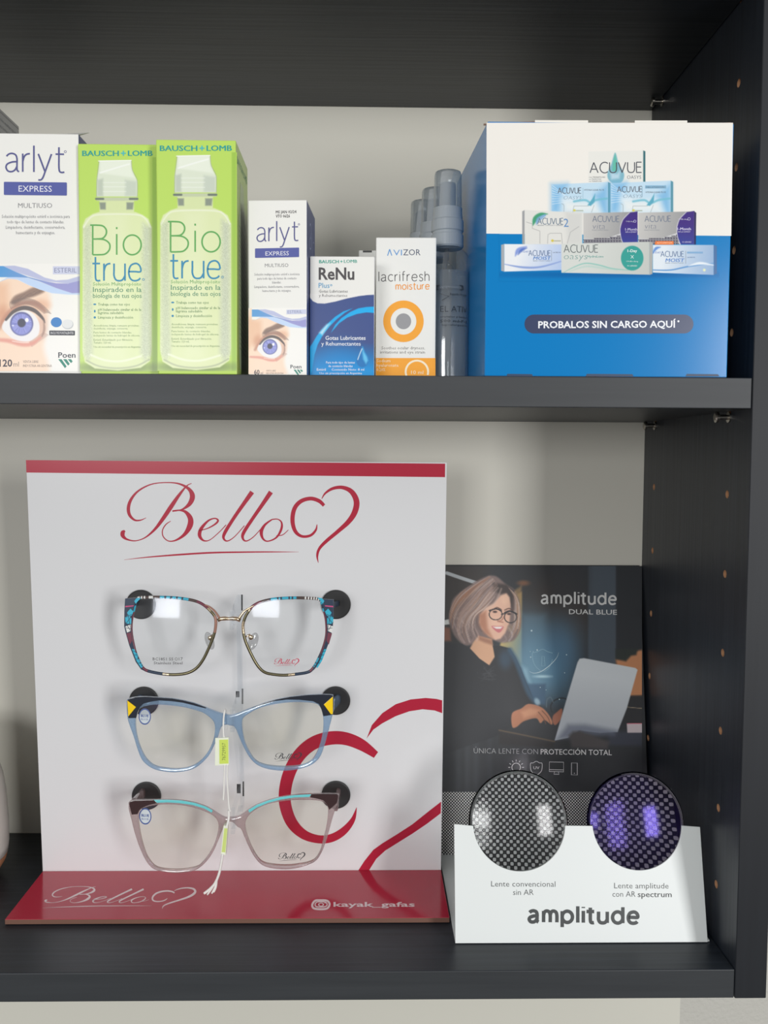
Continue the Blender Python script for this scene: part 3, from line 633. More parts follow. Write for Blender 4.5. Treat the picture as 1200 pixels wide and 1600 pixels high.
# ---- box at the back, only its top shows
t, pl, w, h, O, U, W = carton('eye_drop_box', 'white carton top peeking out behind the navy and the orange drop boxes', 'box', (560, 589, 391), 0.105, 0.0, 0.034, (W_CARD, W_CARD, W_CARD))
P = Print(pl, 1); P.rect(567, 391.5, 581, 394.5, ink((70, 70, 70))); P.make('slot_print', t)

# ---- tall grey carton behind the white box at far left
GC = mat('pale_grey_card', (168, 168, 166), 0.45)
t = thing('tall_carton', 'tall grey printed carton at far left, behind the white solution box', 'box', (-0.499, 0.102, 0.0003))
bm_object('carton', box_bm((-0.524, 0.078, 0.0003), (-0.4743, 0.1235, 0.1842), 0.0008), [GC], t)
Q = Print(SideFace((-0.4743, 0.078, 0), (0, 1, 0), 0.1842, (1, 0, 0)), 1); g = ink((90, 92, 100))
Q.stroke([(1, 2.4), (44.5, 2.4)], ink((120, 116, 118)), .7, smooth=False)
for i, t_ in enumerate(('solución multipropósito', 'para lentes blandas', 'uso externo')): Q.text(t_, 6+3*i, 42-5*i, 8+4.6*i, 2.4, g, res=1)
Q.make('side_print', t)

# ---- three spray bottles in a row going back
PLASTIC = clear('clear_bottle_plastic', (246, 248, 249), 0.04, 0.05, (190, 196, 200), 0.05)
CAPM = clear('smoky_cap_plastic', (232, 237, 240), 0.10, 0.34, (196, 203, 208), 0.1)
NOZ = mat('grey_nozzle_plastic', (192, 199, 204), 0.35); LIQ = clear('clear_liquid', (242, 245, 246), 0.06, 0.36, (206, 211, 214), 0.05)
def spray_bottle(label, X, Y, zt, lab=True):
    t = thing('spray_bottle', label, 'bottle', (X, Y, 0.0003), 'clear spray bottles in a row'); k = zt/0.1352
    q = lambda prof: [(r*MM*k, z*MM*k) for r, z in prof]
    v, f = lathe(q([(13.6, 0), (15, 1.2), (15.2, 4), (15.2, 74), (14.6, 79), (12.8, 83.5), (10, 86), (9.0, 87), (9.0, 93)]), X, Y, .0003, 48)
    mesh('bottle_body', v, f, PLASTIC, t, smooth=True)
    v, f = lathe(q([(0.2, 1.0), (13.2, 1.2), (14.2, 2.2), (14.4, 4), (14.4, 71)]), X, Y, .0003, 48)
    mesh('liquid', v, f, LIQ, t, smooth=True)
    v, f = lathe(q([(9.6, 87), (10.3, 88), (10.3, 95), (9.7, 95.6), (9.7, 97), (10.3, 97.6), (10.3, 104), (9.6, 105), (9.3, 110), (9.3, 112)]), X, Y, .0003, 40)
    mesh('collar', v, f, mat('frosted_collar', (186, 193, 198), 0.3), t, smooth=False)
    v, f = lathe(q([(9.2, 106), (9.0, 112), (8.7, 133), (8.2, 134.8), (7.4, 135.2)]), X, Y, .0003, 40)
    mesh('cap', v, f, CAPM, t, smooth=True)
    v, f = lathe(q([(6.4, 105), (6.4, 112), (5.2, 113), (5.2, 127), (4.8, 128)]), X, Y, .0003, 28); mesh('spray_head', v, f, NOZ, t)
    v, f = tube([(X-.003*k, Y, .006), (X-.006*k, Y+.001, .03*k), (X-.003*k, Y, .06*k), (X, Y, .09*k)], .0014*k, 10); mesh('dip_tube', v, f, clear('dip_tube_plastic', (225, 230, 232), .06, .15), t, smooth=True)
    if lab:
        class Cyl:                                            # printing wraps the bottle
            O = Vector((X, Y, 0)); N = Vector((0, -1, 0))
            def at(s, px, py, lift=0):
                a = (px-(700))/40.0; r = .0153*k+lift; d = front(Y-.0153*k).at(px, py); return Vector((X+r*math.sin(a), Y-r*math.cos(a), d.z))
        Q = Print(Cyl(), 1); dk = ink((48, 54, 60))
        Q.rect(676, 444.5, 727, 452.5, dk, 0, r=3.9); Q.text('ANTIEMPAÑANTE', 684, 722, 450.6, 4, ink((165, 172, 178)), 1, res=1)
        Q.stroke([(685, 458), (700, 463), (688, 469)], dk, .9, smooth=False); Q.text('líquido limpia', 702, 734, 461, 3.6, dk, res=1); Q.text('EL ATIV', 686, 735, 487, 9.5, dk, bold=-.012)
        Q.text('cristales y lentes', 686, 735, 496, 3, dk, res=1); Q.text('500 ml-P-1', 686, 735, 503.4, 4.4, dk, res=1); Q.text('hipoalergénico', 689, 735, 508.8, 3.2, dk, res=1)
        Q.make('lettering', t)
    return t
yb = 0.068
def col_at(px, py, Y): return front(Y).at(px, py)
a = col_at(700, 270, yb); spray_bottle('clear spray bottle in front, beside the large blue box', a.x, yb, a.z)
a = col_at(679, 297, yb+.033); spray_bottle('clear spray bottle mostly hidden behind the front one, middle of the row', a.x, yb+.033, a.z, False)
a = col_at(661, 316, yb+.066); spray_bottle('hindmost clear spray bottle, its cap above the orange and white box', a.x, yb+.066, a.z, False)

# ---- big blue and white sample box
BLUE = mat('blue_card', (0, 124, 192), 0.18, spec=0.3); SB_PAINT = painted('sample_box_print', .18); SB_PAINT.node_tree.nodes['Principled BSDF'].inputs['Specular IOR Level'].default_value = .3
t, pl, w, h, O, U, W = carton('sample_box', 'large blue and white contact lens sample box near the right panel', 'box', (759.5, 1141.6, 191.5), 0.0032, -0.006, 0.115,
    (BLUE, BLUE, mat('kraft_inside', (150, 120, 100), 0.8)), skew=-.06, bev=.0005)
P = Print(pl, 1); wc = mat('white_coat', (240, 236, 228), .18, spec=.3)
P.poly([(760.3, 191.8), (1145.4, 191.8), (1142.6, 368.6), (759.9, 365)], wc)
P.cut('white_print', t, 'white printed upper half'); P.rect(819.5, 491.5, 1083.5, 521, ink((40, 54, 92), .3), 0, dy=0, r=14.7); P.text('PROBALOS SIN CARGO AQUÍ', 841, 1056, 512.6, 10.6, ink((238, 240, 244)), 1, bold=.022, dy=-1); P.disc(1060, 502, 1.6, 1.6, ink((238, 240, 244)), 1)
P.make('slogan_print', t, 'navy pill with white lettering')
z = lambda pts: [(740+q[0]/2.857, 200+q[1]/2.857)+tuple(r/2.857 for r in q[2:]) for q in pts]
p = Paint(780, 234, 1124, 440, 0.8, (240, 236, 228))
p.poly([(700, 364.6), (1200, 369.2), (1200, 500), (700, 500)], (0, 124, 192), 0.4)
p.ell(955, 429, 170, 5, (0, 92, 160), 4, 0.7)
p.poly(z([(512, 105), (757, 100), (757, 243), (512, 243)]), (233, 232, 225), 0.8); p.poly(z([(757, 100), (767, 104), (767, 243), (757, 243)]), (62, 112, 118), 0.5)
p.poly(z([(632, 110), (648, 160), (672, 205), (662, 240), (630, 250), (602, 230), (598, 200), (615, 160)]), (120, 178, 196), 1.2, 0.9, smooth=True); p.poly(z([(632, 112), (640, 150), (640, 195), (618, 190), (622, 150)]), (100, 190, 165), 1.5, 0.9); p.poly(z([(610, 200), (640, 205), (655, 190), (650, 225), (615, 230)]), (200, 222, 236), 3, 0.8)
for L, R in ((348, 600), (612, 880)):
    y0 = 252 if L == 348 else 246
    p.poly(z([(L, y0), (R, y0-11), (R, 382), (L, 376)]), (196, 222, 238), 0.6)
    p.poly(z([(L, y0), (L+70, y0-3), (L+30, 376), (L, 376)]), (110, 176, 224), 9, 0.75); p.poly(z([(R-60, 300), (R, 250), (R, 380), (R-20, 380)]), (116, 178, 222), 8, 0.75)
    p.poly(z([(L+50, y0+70), (R-50, y0+85), (R-40, 378), (L+60, 376)]), (234, 238, 236), 9, 0.9)
    for k in range(8): p.line(z([(L+3, y0+4+12*k), (L+55+6*k, y0+44+4*k)]), (232, 242, 248), 0.9, 0.6, 0.7)
    p.line(z([(L+100, 328), (L+150, 322), (L+178, 336), (R-55, 322), (R-5, 315)]), (120, 190, 208), 3.2, 1.2, 0.9)
    p.poly(z([(L+160, 345), (L+180, 318), (L+195, 292), (L+192, 330), (L+175, 348)]), (96, 172, 194), 0.9)
    p.line(z([(L+55, 376), (L+55, 345), (L+45, 338)]), (160, 170, 172), 0.7, 0.5); p.line(z([(L+95, 376), (L+100, 348), (L+165, 348)]), (160, 170, 172), 0.7, 0.5, smooth=False); p.line(z([(L+178, 376), (L+190, 345)]), (160, 170, 172), 0.7, 0.5)
    p.ell(*z([(L+102, 368)])[0], 2.2, 1.8, (214, 206, 90), 0.6); p.line(z([(L+110, 369), (L+140, 369)]), (150, 160, 130), 1.2, 0.6)
    p.line(z([(L+140, y0+16), (L+140, y0+62)]), (110, 150, 170), 0.5, 0.4)
    p.poly(z([(R, y0-11), (R+11, y0-6), (R+11, 380), (R, 382)]), (92, 150, 168), 0.5)
p.poly(z([(217, 372), (228, 366), (228, 520), (217, 517)]), (158, 160, 162), 0.5)
p.poly(z([(228, 366), (485, 378), (485, 522), (228, 520)]), (226, 225, 219), 0.6); p.poly(z([(410, 376), (485, 379), (485, 521), (420, 521)]), (208, 208, 204), 6, 0.7)
p.line(z([(265, 434, 4), (276, 405, 22), (300, 386, 16), (330, 384, 3)]), (74, 160, 120), 5, 1.4); p.line(z([(280, 432, 3), (290, 408, 18), (318, 390, 10)]), (120, 168, 215), 4, 1.2, 0.8)
for q in ([(236, 420), (262, 428), (262, 448), (296, 460), (296, 515)], [(330, 515), (332, 476), (342, 470), (392, 470), (396, 515)], [(418, 515), (432, 465), (470, 440)]): p.line(z(q), (172, 172, 170), 0.8, 0.5, 1, smooth=False)
p.ell(*z([(352, 503)])[0], 2.2, 2, (214, 196, 80), 0.6); p.line(z([(360, 504), (388, 504)]), (160, 160, 130), 1.2, 0.6)
for L, R, y0, pl0 in ((490, 732, 380, 668), (735, 985, 378, 896)):
    p.poly(z([(L, y0), (R, y0-6), (R, 520), (L, 515)]), (202, 200, 196), 0.6, 1, grad=((160, 160, 160), z([(L, 400)])[0], z([(R-60, 430)])[0]))
    wave = [(L, 492), (L+50, 496), (L+110, 490), (L+190, 462), (L+190, 520), (L, 518)]
    p.poly(z(wave), (206, 206, 206), 0.4)
    for i in range(34):
        for j in range(10):
            x = L+3+i*5.6+(j % 2)*2.8; y = 466+j*5.6; top = 494-.0012*max(0, x-L-50)**2
            if y > top and x < pl0+20: p.ell(*z([(x, y)])[0], .85, .85, (44, 40, 62), 0.3)
    p.poly(z([(R, y0-8), (R-36, y0-2), (R-66, y0+30), (R-78, y0+70), (R-74, y0+110), (R-62, y0+142), (R, y0+142)]), (70, 50, 128), 0.6, grad=((60, 70, 150), z([(R, 430)])[0], z([(R-10, 520)])[0]))
    p.line(z([(R-36, y0-2), (R-66, y0+30), (R-78, y0+70), (R-74, y0+110), (R-62, y0+142)]), (215, 212, 222), 0.9, 0.5)
p.poly(z([(985, 371), (994, 379), (992, 520), (985, 520)]), (40, 34, 82), 0.5)
p.poly(z([(812, 505), (893, 505), (893, 521), (808, 521)]), (242, 128, 60), 0.6)
p.poly(z([(123, 522), (137, 518), (137, 641), (123, 637)]), (168, 172, 178), 0.5); p.poly(z([(137, 518), (400, 520), (400, 634), (137, 641)]), (236, 238, 240), 0.6, grad=((178, 198, 232), z([(200, 560)])[0], z([(390, 630)])[0]))
p.line(z([(138, 608, 3), (220, 622, 9), (300, 620, 8), (395, 594, 4)]), (142, 164, 216), 3, 0.9); p.line(z([(186, 572, 3), (200, 545, 18), (236, 530, 5)]), (140, 160, 220), 4, 1.5); p.line(z([(198, 566, 3), (214, 546, 12), (238, 536, 3)]), (80, 110, 190), 3, 1.2, 0.8)
p.poly(z([(800, 522), (1072, 522), (1072, 656), (800, 645)]), (226, 234, 240), 0.6, grad=((150, 178, 212), z([(850, 560)])[0], z([(1072, 600)])[0])); p.poly(z([(1072, 522), (1086, 527), (1086, 650), (1072, 656)]), (74, 112, 160), 0.5)
p.line(z([(802, 634, 5), (880, 634, 6), (960, 618, 6), (1070, 604, 3)]), (96, 150, 206), 2, 0.8); p.line(z([(960, 616, 2), (1010, 604, 12), (1070, 612, 3)]), (240, 244, 246), 3, 1.4, 0.9); p.ell(*z([(1030, 634)])[0], 2.2, 2.2, (225, 232, 190), 0.6)
p.line(z([(800, 560, 4), (814, 538, 12), (834, 532, 3)]), (110, 150, 215), 4, 1.2)
p.poly(z([(392, 517), (785, 508), (785, 655), (392, 646)]), (214, 217, 211), 0.6, grad=((196, 200, 194), z([(500, 560)])[0], z([(780, 640)])[0])); p.poly(z([(785, 507), (800, 511), (798, 651), (785, 656)]), (176, 176, 172), 0.5)
p.line(z([(400, 646, 2), (450, 620, 4), (500, 604, 5), (560, 612, 5), (620, 628, 5), (690, 634, 3)]), (140, 196, 184), 1.5, 0.9); p.line(z([(430, 640, 3), (500, 618, 8), (580, 626, 8), (640, 636, 2)]), (178, 208, 198), 3, 1.6, 0.7)
p.ell(*z([(708, 581)])[0], 17.6, 19.4, (58, 160, 150), 0.7)
p.make('carton_pyramid_picture', t, pl, SB_PAINT, lift=2, label='printed picture of stacked contact lens cartons')
P = Print(pl, 3); zz = lambda x: 740+x/2.857; zy = lambda y: 200+y/2.857
slate = ink((92, 100, 112)); dks = ink((66, 70, 80)); teal = ink((76, 160, 150)); sm = ink((130, 140, 150))
def acu(x0, x1, yb, hcap, m, wd, dy=0): P.mono('ACUVUE', zz(x0), zz(x1), zy(yb), hcap/2.857/1.4, wd, m, dy=dy, gap=.26)
acu(520, 750, 200, 46, dks, 1.6, -.6); P.text('OASYS', zz(685), zz(748), zy(227), 5.4, slate, bold=-.01)
for i, x1 in enumerate((588, 570, 572)): P.text('con TRANSITIONS', zz(515), zz(x1), zy(222+9*i), 1.9, sm if i else dks, res=1)
acu(377, 480, 292, 25, slate, 1.0, -.2); P.text('OASYS', zz(400), zz(480), zy(319), 5.6, ink((130, 150, 165)), bold=-.02, shear=.25); P.text('HYDRACLEAR PLUS', zz(494), zz(582), zy(280), 2.6, slate, res=1)
acu(642, 752, 286, 25, slate, 1.0, -.3); P.text('OASYS', zz(666), zz(750), zy(312), 5.6, ink((130, 150, 165)), bold=-.02, shear=.25); P.text('HYDRACLEAR PLUS', zz(768), zz(858), zy(290), 2.6, slate, res=1)
P.rect(zz(766), zy(256), zz(860), zy(270), ink((128, 176, 205)), 0); P.text('PARA ASTIGMATISMO', zz(770), zz(856), zy(267), 2.2, slate, 1, res=1)
acu(286, 400, 429, 27, ink((110, 128, 146)), 1.1, .3); P.text('2', zz(402), zz(424), zy(441), 13, ink((86, 136, 190))); P.text('BRAND CONTACT LENSES', zz(286), zz(398), zy(437), 1.8, sm, res=1)
acu(532, 650, 418, 26, ink((112, 122, 140)), 1.0, .3); P.text('vita', zz(530), zz(586), zy(451), 9.4, ink((118, 124, 140)), bold=-.02, shear=.12); P.text('brand contact lenses', zz(530), zz(602), zy(457), 1.6, sm, res=1)
acu(765, 880, 418, 26, ink((112, 122, 140)), 1.0, -.2); P.text('vita', zz(763), zz(815), zy(450), 9.4, ink((118, 124, 140)), bold=-.02, shear=.12); P.text('brand contact lenses', zz(763), zz(830), zy(457), 1.6, sm, res=1)
lav = ink((214, 208, 236))
P.text('1-Month', zz(677), zz(730), zy(458), 4, lav, bold=.01); P.text('1-Month', zz(910), zz(970), zy(456), 4.2, lav, bold=.02); P.text('REPLACEMENT', zz(912), zz(968), zy(466), 1.9, lav, res=1); P.text('REPLACEMENT', zz(678), zz(728), zy(467), 1.9, lav, res=1)
P.text('UV-Blocking', zz(913), zz(956), zy(410), 2.2, lav, res=1); P.text('UV-Blocking', zz(680), zz(714), zy(420), 2.2, lav, res=1); P.ring(zz(962), zy(406), 2.2, 1.7, lav); P.ring(zz(720), zy(416), 2, 1.5, lav)
P.text('12 LENSES', zz(932), zz(972), zy(512), 2.2, lav, res=1); P.text('ASTIGMATISM', zz(818), zz(886), zy(516), 2.4, ink((250, 214, 180)), res=1)
acu(246, 343, 570, 24, ink((110, 130, 165)), 1.0, .2); P.text('MOIST', zz(266), zz(342), zy(588), 5.2, ink((70, 126, 196)), bold=.02, shear=.25); P.text('1-DAY', zz(216), zz(246), zy(556), 3, ink((90, 120, 190)), res=1); P.text('BRAND CONTACT LENSES', zz(266), zz(342), zy(595), 1.5, sm, res=1); P.text('LACREON', zz(354), zz(388), zy(558), 1.9, slate, res=1)
P.stroke([(zz(348), zy(546)), (zz(348), zy(594))], sm, .5, smooth=False)
acu(836, 938, 574, 24, ink((96, 122, 160)), 1.0, .2); P.text('MOIST', zz(856), zz(938), zy(598), 5.6, ink((60, 122, 196)), bold=.02, shear=.25); P.text('1-DAY', zz(804), zz(836), zy(560), 3, ink((90, 120, 190)), res=1); P.text('LACREON', zz(954), zz(988), zy(580), 1.9, ink((80, 120, 165)), res=1); P.text('BRAND CONTACT LENSES', zz(856), zz(938), zy(605), 1.5, sm, res=1)
P.stroke([(zz(947), zy(548)), (zz(947), zy(606))], sm, .5, smooth=False); P.rect(zz(953), zy(552), zz(1024), zy(560), ink((120, 165, 205)))
acu(404, 555, 555, 33, ink((104, 112, 112)), 1.25, -.1); P.text('oasys', zz(402), zz(506), zy(586), 10, ink((100, 150, 146)), bold=-.02, shear=.15); P.text('HydraLuxe', zz(508), zz(580), zy(578), 3.6, teal, res=1)
w3 = ink((226, 240, 236)); P.text('1-Day', zz(687), zz(730), zy(554), 4.2, w3, bold=.02); P.text('UV-Blocking', zz(682), zz(734), zy(598), 2, w3, res=1); P.text('30 LENSES', zz(686), zz(730), zy(618), 2.2, w3, res=1)
P.stroke([(zz(702), zy(568)), (zz(714), zy(582))], w3, .7, smooth=False); P.stroke([(zz(714), zy(568)), (zz(702), zy(582))], w3, .7, smooth=False)
P.make('lettering', t)
# folded top flaps with their raised tabs, and bottom lock slots
def flap(name, x0, x1, yl, yr, mt, y_in, lab=None):
    a0 = pl.at(x0, 191.6); a1 = pl.at(x1, 191.6); b0 = pl.at(x0, yl); b1 = pl.at(x1, yr)
    n = Vector((0, .0005, 0)); q = Vector((0, y_in, 0))
    vs = [a0+q, a1+q, b1+q, b0+q, a0+q+n, a1+q+n, b1+q+n, b0+q+n]
    mesh(name, vs, [(0, 1, 2, 3), (7, 6, 5, 4), (0, 4, 5, 1), (1, 5, 6, 2), (2, 6, 7, 3), (3, 7, 4, 0)], mt, t, label=lab)
CREAM = mat('cream_card', (238, 234, 224), .5); KR = MATS['kraft_inside']
flap('tuck_flap', 836, 919, 187.6, 187.9, CREAM, .0001); flap('tuck_flap', 992, 1074, 188.2, 188.2, CREAM, .0001)
flap('top_flap', 757, 838, 189, 185.4, KR, .004, 'raw brown edge'); flap('top_flap', 917, 994, 189.4, 187.2, KR, .004, 'raw brown edge'); flap('top_flap', 1074, 1146, 190.6, 187.2, KR, .004, 'raw brown edge')
for x0, x1 in ((790, 831), (914, 988), (1070, 1122)):
    P = Print(pl, 1); P.poly([(x0+3, 584.2), (x1, 584.6), (x1+2, 588.2), (x0+1, 588.2)], ink((20, 50, 84)))
    P.make('lock_slot', t)

# ================================================================== RED AND WHITE SPECTACLE DISPLAY (lower compartment)
RED = (180, 38, 62)
XP0, XP1 = -0.46835, -0.17070
YP = 0.12628; LEAN = 0.0578                      # the upright panel leans a little towards the viewer
ZB1 = ZB+.00393; ZP = ZB1+.3060
MDF = mat('brown_board_edge', (112, 78, 64), 0.7); PANEL = mat('white_lacquer_print', (224, 224, 225), 0.22); REDM = mat('red_lacquer_print', RED, 0.14)
disp = thing('spectacle_display', 'red and white countertop board with script logo holding three spectacle frames', 'display', ((XP0+XP1)/2, 0.09, ZB+.0003))
bm = box_bm((XP0, YP, ZB+.0006), (XP1, YP+.003, ZP), 0.0002, 1)
for f in bm.faces: f.material_index = 0 if f.normal.y < -.7 else 1
for v in bm.verts: v.co.y -= LEAN*(v.co.z-ZB1)
bm_object('back_panel', bm, [PANEL, MDF], disp, label='white printed upright panel')
bm = box_bm((XP0+.0002, YP-.0700, ZB+.0004), (XP1, YP-.0002, ZB1), 0.0002, 1)
for f in bm.faces: f.material_index = 0 if f.normal.z > .7 else 1
bm_object('base_board', bm, [REDM, MDF], disp, label='red printed base')
PP = Plane((0, YP, ZB1), (1, 0, 0), (0, -LEAN, 1)); redi = ink(RED, .22)
P = Print(PP, 1)
P.poly([(40.4, 718.8), (695.6, 724.4), (695.4, 745.6), (41.3, 738.4)], redi); P.make('header_stripe', disp, 'red stripe along the top edge')
LOGO = {
 'B1': [(358, 46, 3), (335, 58, 6), (300, 100, 14), (262, 155, 20), (225, 210, 18), (185, 262, 12), (140, 300, 6), (95, 315, 5), (55, 308, 9), (36, 292, 18), (36, 276, 20), (46, 268, 8)],
 'B2': [(145, 207, 2), (120, 218, 6), (92, 218, 9), (68, 195, 14), (62, 160, 16), (75, 120, 13), (110, 80, 9), (170, 50, 6), (240, 42, 5), (300, 48, 8), (345, 72, 15), (362, 105, 24), (350, 140, 20), (320, 165, 9), (290, 174, 5), (268, 176, 7)],
 'B3': [(268, 176, 8), (300, 172, 7), (330, 180, 14), (352, 210, 24), (350, 245, 26), (325, 285, 16), (285, 312, 8), (250, 316, 5), (225, 295, 5), (222, 265, 5), (238, 238, 5), (260, 223, 3)],
 'e': [(390, 268, 4), (430, 258, 5), (467, 238, 8), (482, 220, 9), (466, 210, 6), (435, 222, 9), (402, 260, 16), (396, 292, 16), (415, 314, 8), (445, 310, 4), (490, 272, 4), (520, 240, 4)],
 'l1': [(642, 86, 22), (600, 145, 18), (555, 210, 16), (515, 275, 16), (508, 303, 11), (526, 316, 6), (560, 295, 4), (606, 244, 4)],
 'l2': [(730, 86, 22), (690, 145, 18), (645, 210, 16), (603, 275, 16), (598, 303, 11), (615, 316, 6), (650, 295, 4), (696, 244, 4)],
 'o': [(735, 215, 6), (702, 240, 11), (685, 272, 16), (692, 304, 10), (715, 317, 6), (755, 300, 8), (778, 262, 11), (780, 230, 8), (762, 214, 5), (735, 215, 6)],
 'ox': [(755, 292, 4), (785, 287, 4), (812, 264, 3)],
 'C': [(946, 238, 3), (940, 265, 10), (915, 290, 12), (875, 294, 13), (844, 270, 17), (831, 220, 20), (840, 165, 20), (870, 130, 19), (915, 117, 18), (955, 128, 18), (979, 150, 15)],
 'H': [(968, 118, 3), (985, 92, 9), (1020, 70, 14), (1065, 65, 17), (1108, 85, 23), (1131, 130, 27), (1123, 180, 27), (1094, 225, 23), (1045, 270, 18), (988, 318, 16), (957, 352, 13), (947, 385, 10), (952, 418, 2)],
 'u': [(42, 404, 1), (150, 392, 5), (300, 380, 8), (450, 371, 8), (600, 368, 7), (740, 367, 5), (860, 367, 1)],
}
def logo(P, m, f, k, boost=1.0, lv=0, n=7):
    for st in LOGO.values(): P.stroke([f(x, y)+((w*k)*boost,) for x, y, w in st], m, lv=lv, n=n)
P = Print(PP, 1); logo(P, redi, lambda x, y: (180+x/3, 740+y/3), 1/3); P.make('script_logo', disp, 'red script lettering with a heart')
z = lambda pts: [(420+q[0]/4.2857, 1070+q[1]/4.2857)+tuple(r/4.2857 for r in q[2:]) for q in pts]
P = Print(PP, 1)
P.stroke(z([(588, 822, 3), (562, 905, 32), (500, 980, 50), (420, 1026, 55), (330, 1034, 55), (230, 1000, 64), (152, 920, 76), (110, 800, 80), (113, 680, 82), (150, 560, 84), (218, 455, 86), (310, 385, 88), (420, 356, 90), (520, 362, 86), (620, 402, 76), (718, 470, 48)]), redi, n=10)
P.poly(z([(655, 360), (690, 270), (760, 190), (850, 130), (950, 98), (1050, 88), (1120, 94), (1161, 104), (1161, 190), (1110, 172), (1030, 164), (940, 178), (850, 210), (760, 258), (700, 300)]), redi)
P.poly(z([(598, 1245), (640, 1180), (700, 1105), (760, 1062), (860, 1000), (960, 935), (1060, 855), (1154, 782), (1152, 860), (1060, 930), (960, 998), (860, 1060), (780, 1110), (720, 1165), (670, 1245)]), redi)
P.make('heart_print', disp, 'large red heart outline')
bl_ = level(ZB1); whi = ink((236, 214, 216), .2)
P = Print(bl_, 1); logo(P, whi, lambda x, y: (71+(x-22)*.2066-(y-229)*.05, 1385+(y-40)*.0926), .13, 1.0); P.cut('base_logo', disp, 'white script logo')
z = lambda pts: [(470+q[0]/5, 1395+q[1]/5) for q in pts]
P.stroke(z([(112, 62), (150, 58), (205, 62), (225, 90), (205, 122), (150, 128), (100, 120), (90, 92)]), whi, 3.2, closed=True, n=6); P.stroke(z([(125, 73), (160, 70), (195, 74), (205, 92), (195, 106), (160, 111), (122, 108), (112, 92)]), whi, 1.7, closed=True); P.ring(*z([(158, 92)])[0], 4.6, 2.8, whi, k=.62)
P.disc(*z([(190, 78)])[0], 1.2, .9, whi)
P.text('kayak_gafas', 521, 648, 1416.6, 7.2, whi, bold=.018); P.make('handle_lettering', disp, 'white camera icon and account name')

# acrylic holder with three arms, black grommets
ACR = clear('clear_acrylic', (250, 251, 252), 0.02, 0.02, (230, 232, 234), 0.04, edge=0.35); DARK = mat('black_rubber', (42, 42, 43), 0.55)
XA = PP.at(376.5, 1080).x
YG = 0.081
arms = []
for (yb0, yb1, yf0, yf1, yn) in ((929, 953, 954, 983, 974), (1077, 1100, 1108, 1143, 1135.5), (1223, 1248, 1262, 1302, 1291)):
    arms.append((PP.at(376, yb0).z, PP.at(376, yb1).z, front(YG-.004).at(358, yf0).z, front(YG-.004).at(358, yf1).z, front(YG).at(358, yn).z-.0006))
prof = []
ytop = PP.at(376, 927).z; ybot = PP.at(376, 1262).z
yat = lambda z_: YP-LEAN*(z_-ZB1)
prof.append((yat(arms[0][0])-.0002, arms[0][0]))
for zb0, zb1, zf0, zf1, zn in arms:
    prof += [(yat(zb0)-.0075, zb0), (YG+.0028, zf0-.001), (YG+.0028, zn), (YG-.0028, zn), (YG-.0030, zf0), (YG-.0055, zf0), (YG-.0055, zf1), (yat(zb1)-.0075, zb1-.002)]
prof += [(yat(ybot)-.0075, ybot), (yat(ybot)-.0002, ybot)]
APL = Plane((XA, 0, 0), (0, 1, 0), (0, 0, 1))
v, f = plate([(XA, y, z_) for y, z_ in prof], [], APL, .003, .0003)
mesh('acrylic_holder', v, f, ACR, disp, label='clear acrylic holder with three arms')
for x0, y0, x1, y1 in ((368.5, 1080, 374, 1089.5), (370, 1225, 376, 1239.5), (377, 929, 379.2, 954), (377.6, 1076, 380, 1100), (379, 1221, 381.5, 1244)):
    P = Print(PP, 1); P.rect(x0, y0, x1, y1, ink((52, 52, 54))); P.make('holder_slot', disp, 'dark slot where the acrylic plugs in')
DISCS = ((221, 944), (525, 944), (225.5, 1094.5), (524.5, 1094), (229.5, 1242.5), (525, 1241))
for x, y in DISCS:
    c = PP.at(x, y); v, f = lathe([(.0100, 0), (.0107, .0005), (.0107, .0014), (.0098, .0019), (.0001, .0019)], 0, 0, 0, 44)
    mesh('rubber_grommet', [c+PP.U*q[0]+PP.V*q[1]+PP.N*(q[2]+.0001) for q in v], f, DARK, disp)

# ================================================================== THE THREE SPECTACLE FRAMES
GP = front(YG); ORD = lambda pts, ox, oy, s: [(ox+q[0]/s, oy+q[1]/s) for q in pts]
def lens(name, outline, m, parent, label=None, R=0.14, rings=9, push=.0002):
    pts = [GP.at(*q) for q in smooth_pts(outline, True, 4)]; n = len(pts); c = sum(pts, Vector())/n
    rim = max((p-c).length for p in pts); vs = [c.copy()]; fs = []
    for k in range(1, rings+1):
        for p in pts: vs.append(c+(p-c)*(k/rings))
    for v in vs:
        r = min((v-c).length, rim); v.y -= (math.sqrt(R*R-r*r)-math.sqrt(R*R-rim*rim))-push
    for i in range(n):
        fs.append((0, 1+(i+1) % n, 1+i))
        for k in range(rings-1):
            a = 1+k*n; fs.append((a+i, a+(i+1) % n, a+n+(i+1) % n, a+n+i))
    o = mesh(name, vs, fs, m, parent, smooth=True, label=label); return c, rim, R, o
class LensFace:
    """printing on the domed lens"""
    def __init__(s, c, rim, R): s.c, s.rim, s.R = c, rim, R; s.O = c; s.N = Vector((0, -1, 0))
    def at(s, px, py, lift=0):
        p = GP.at(px, py); r = min((p-s.c).length, s.rim); p.y -= math.sqrt(s.R**2-r*r)-math.sqrt(s.R**2-s.rim**2)-.0002+lift+.0001; return p
DEMO = clear('demo_lens', (251, 252, 252), 0.012, 0.0, rough=0.09, gcol=(235, 240, 250)); BLUEB = clear('coated_lens', (245, 244, 236), 0.02, 0.0, rough=0.09, gcol=(205, 195, 255))
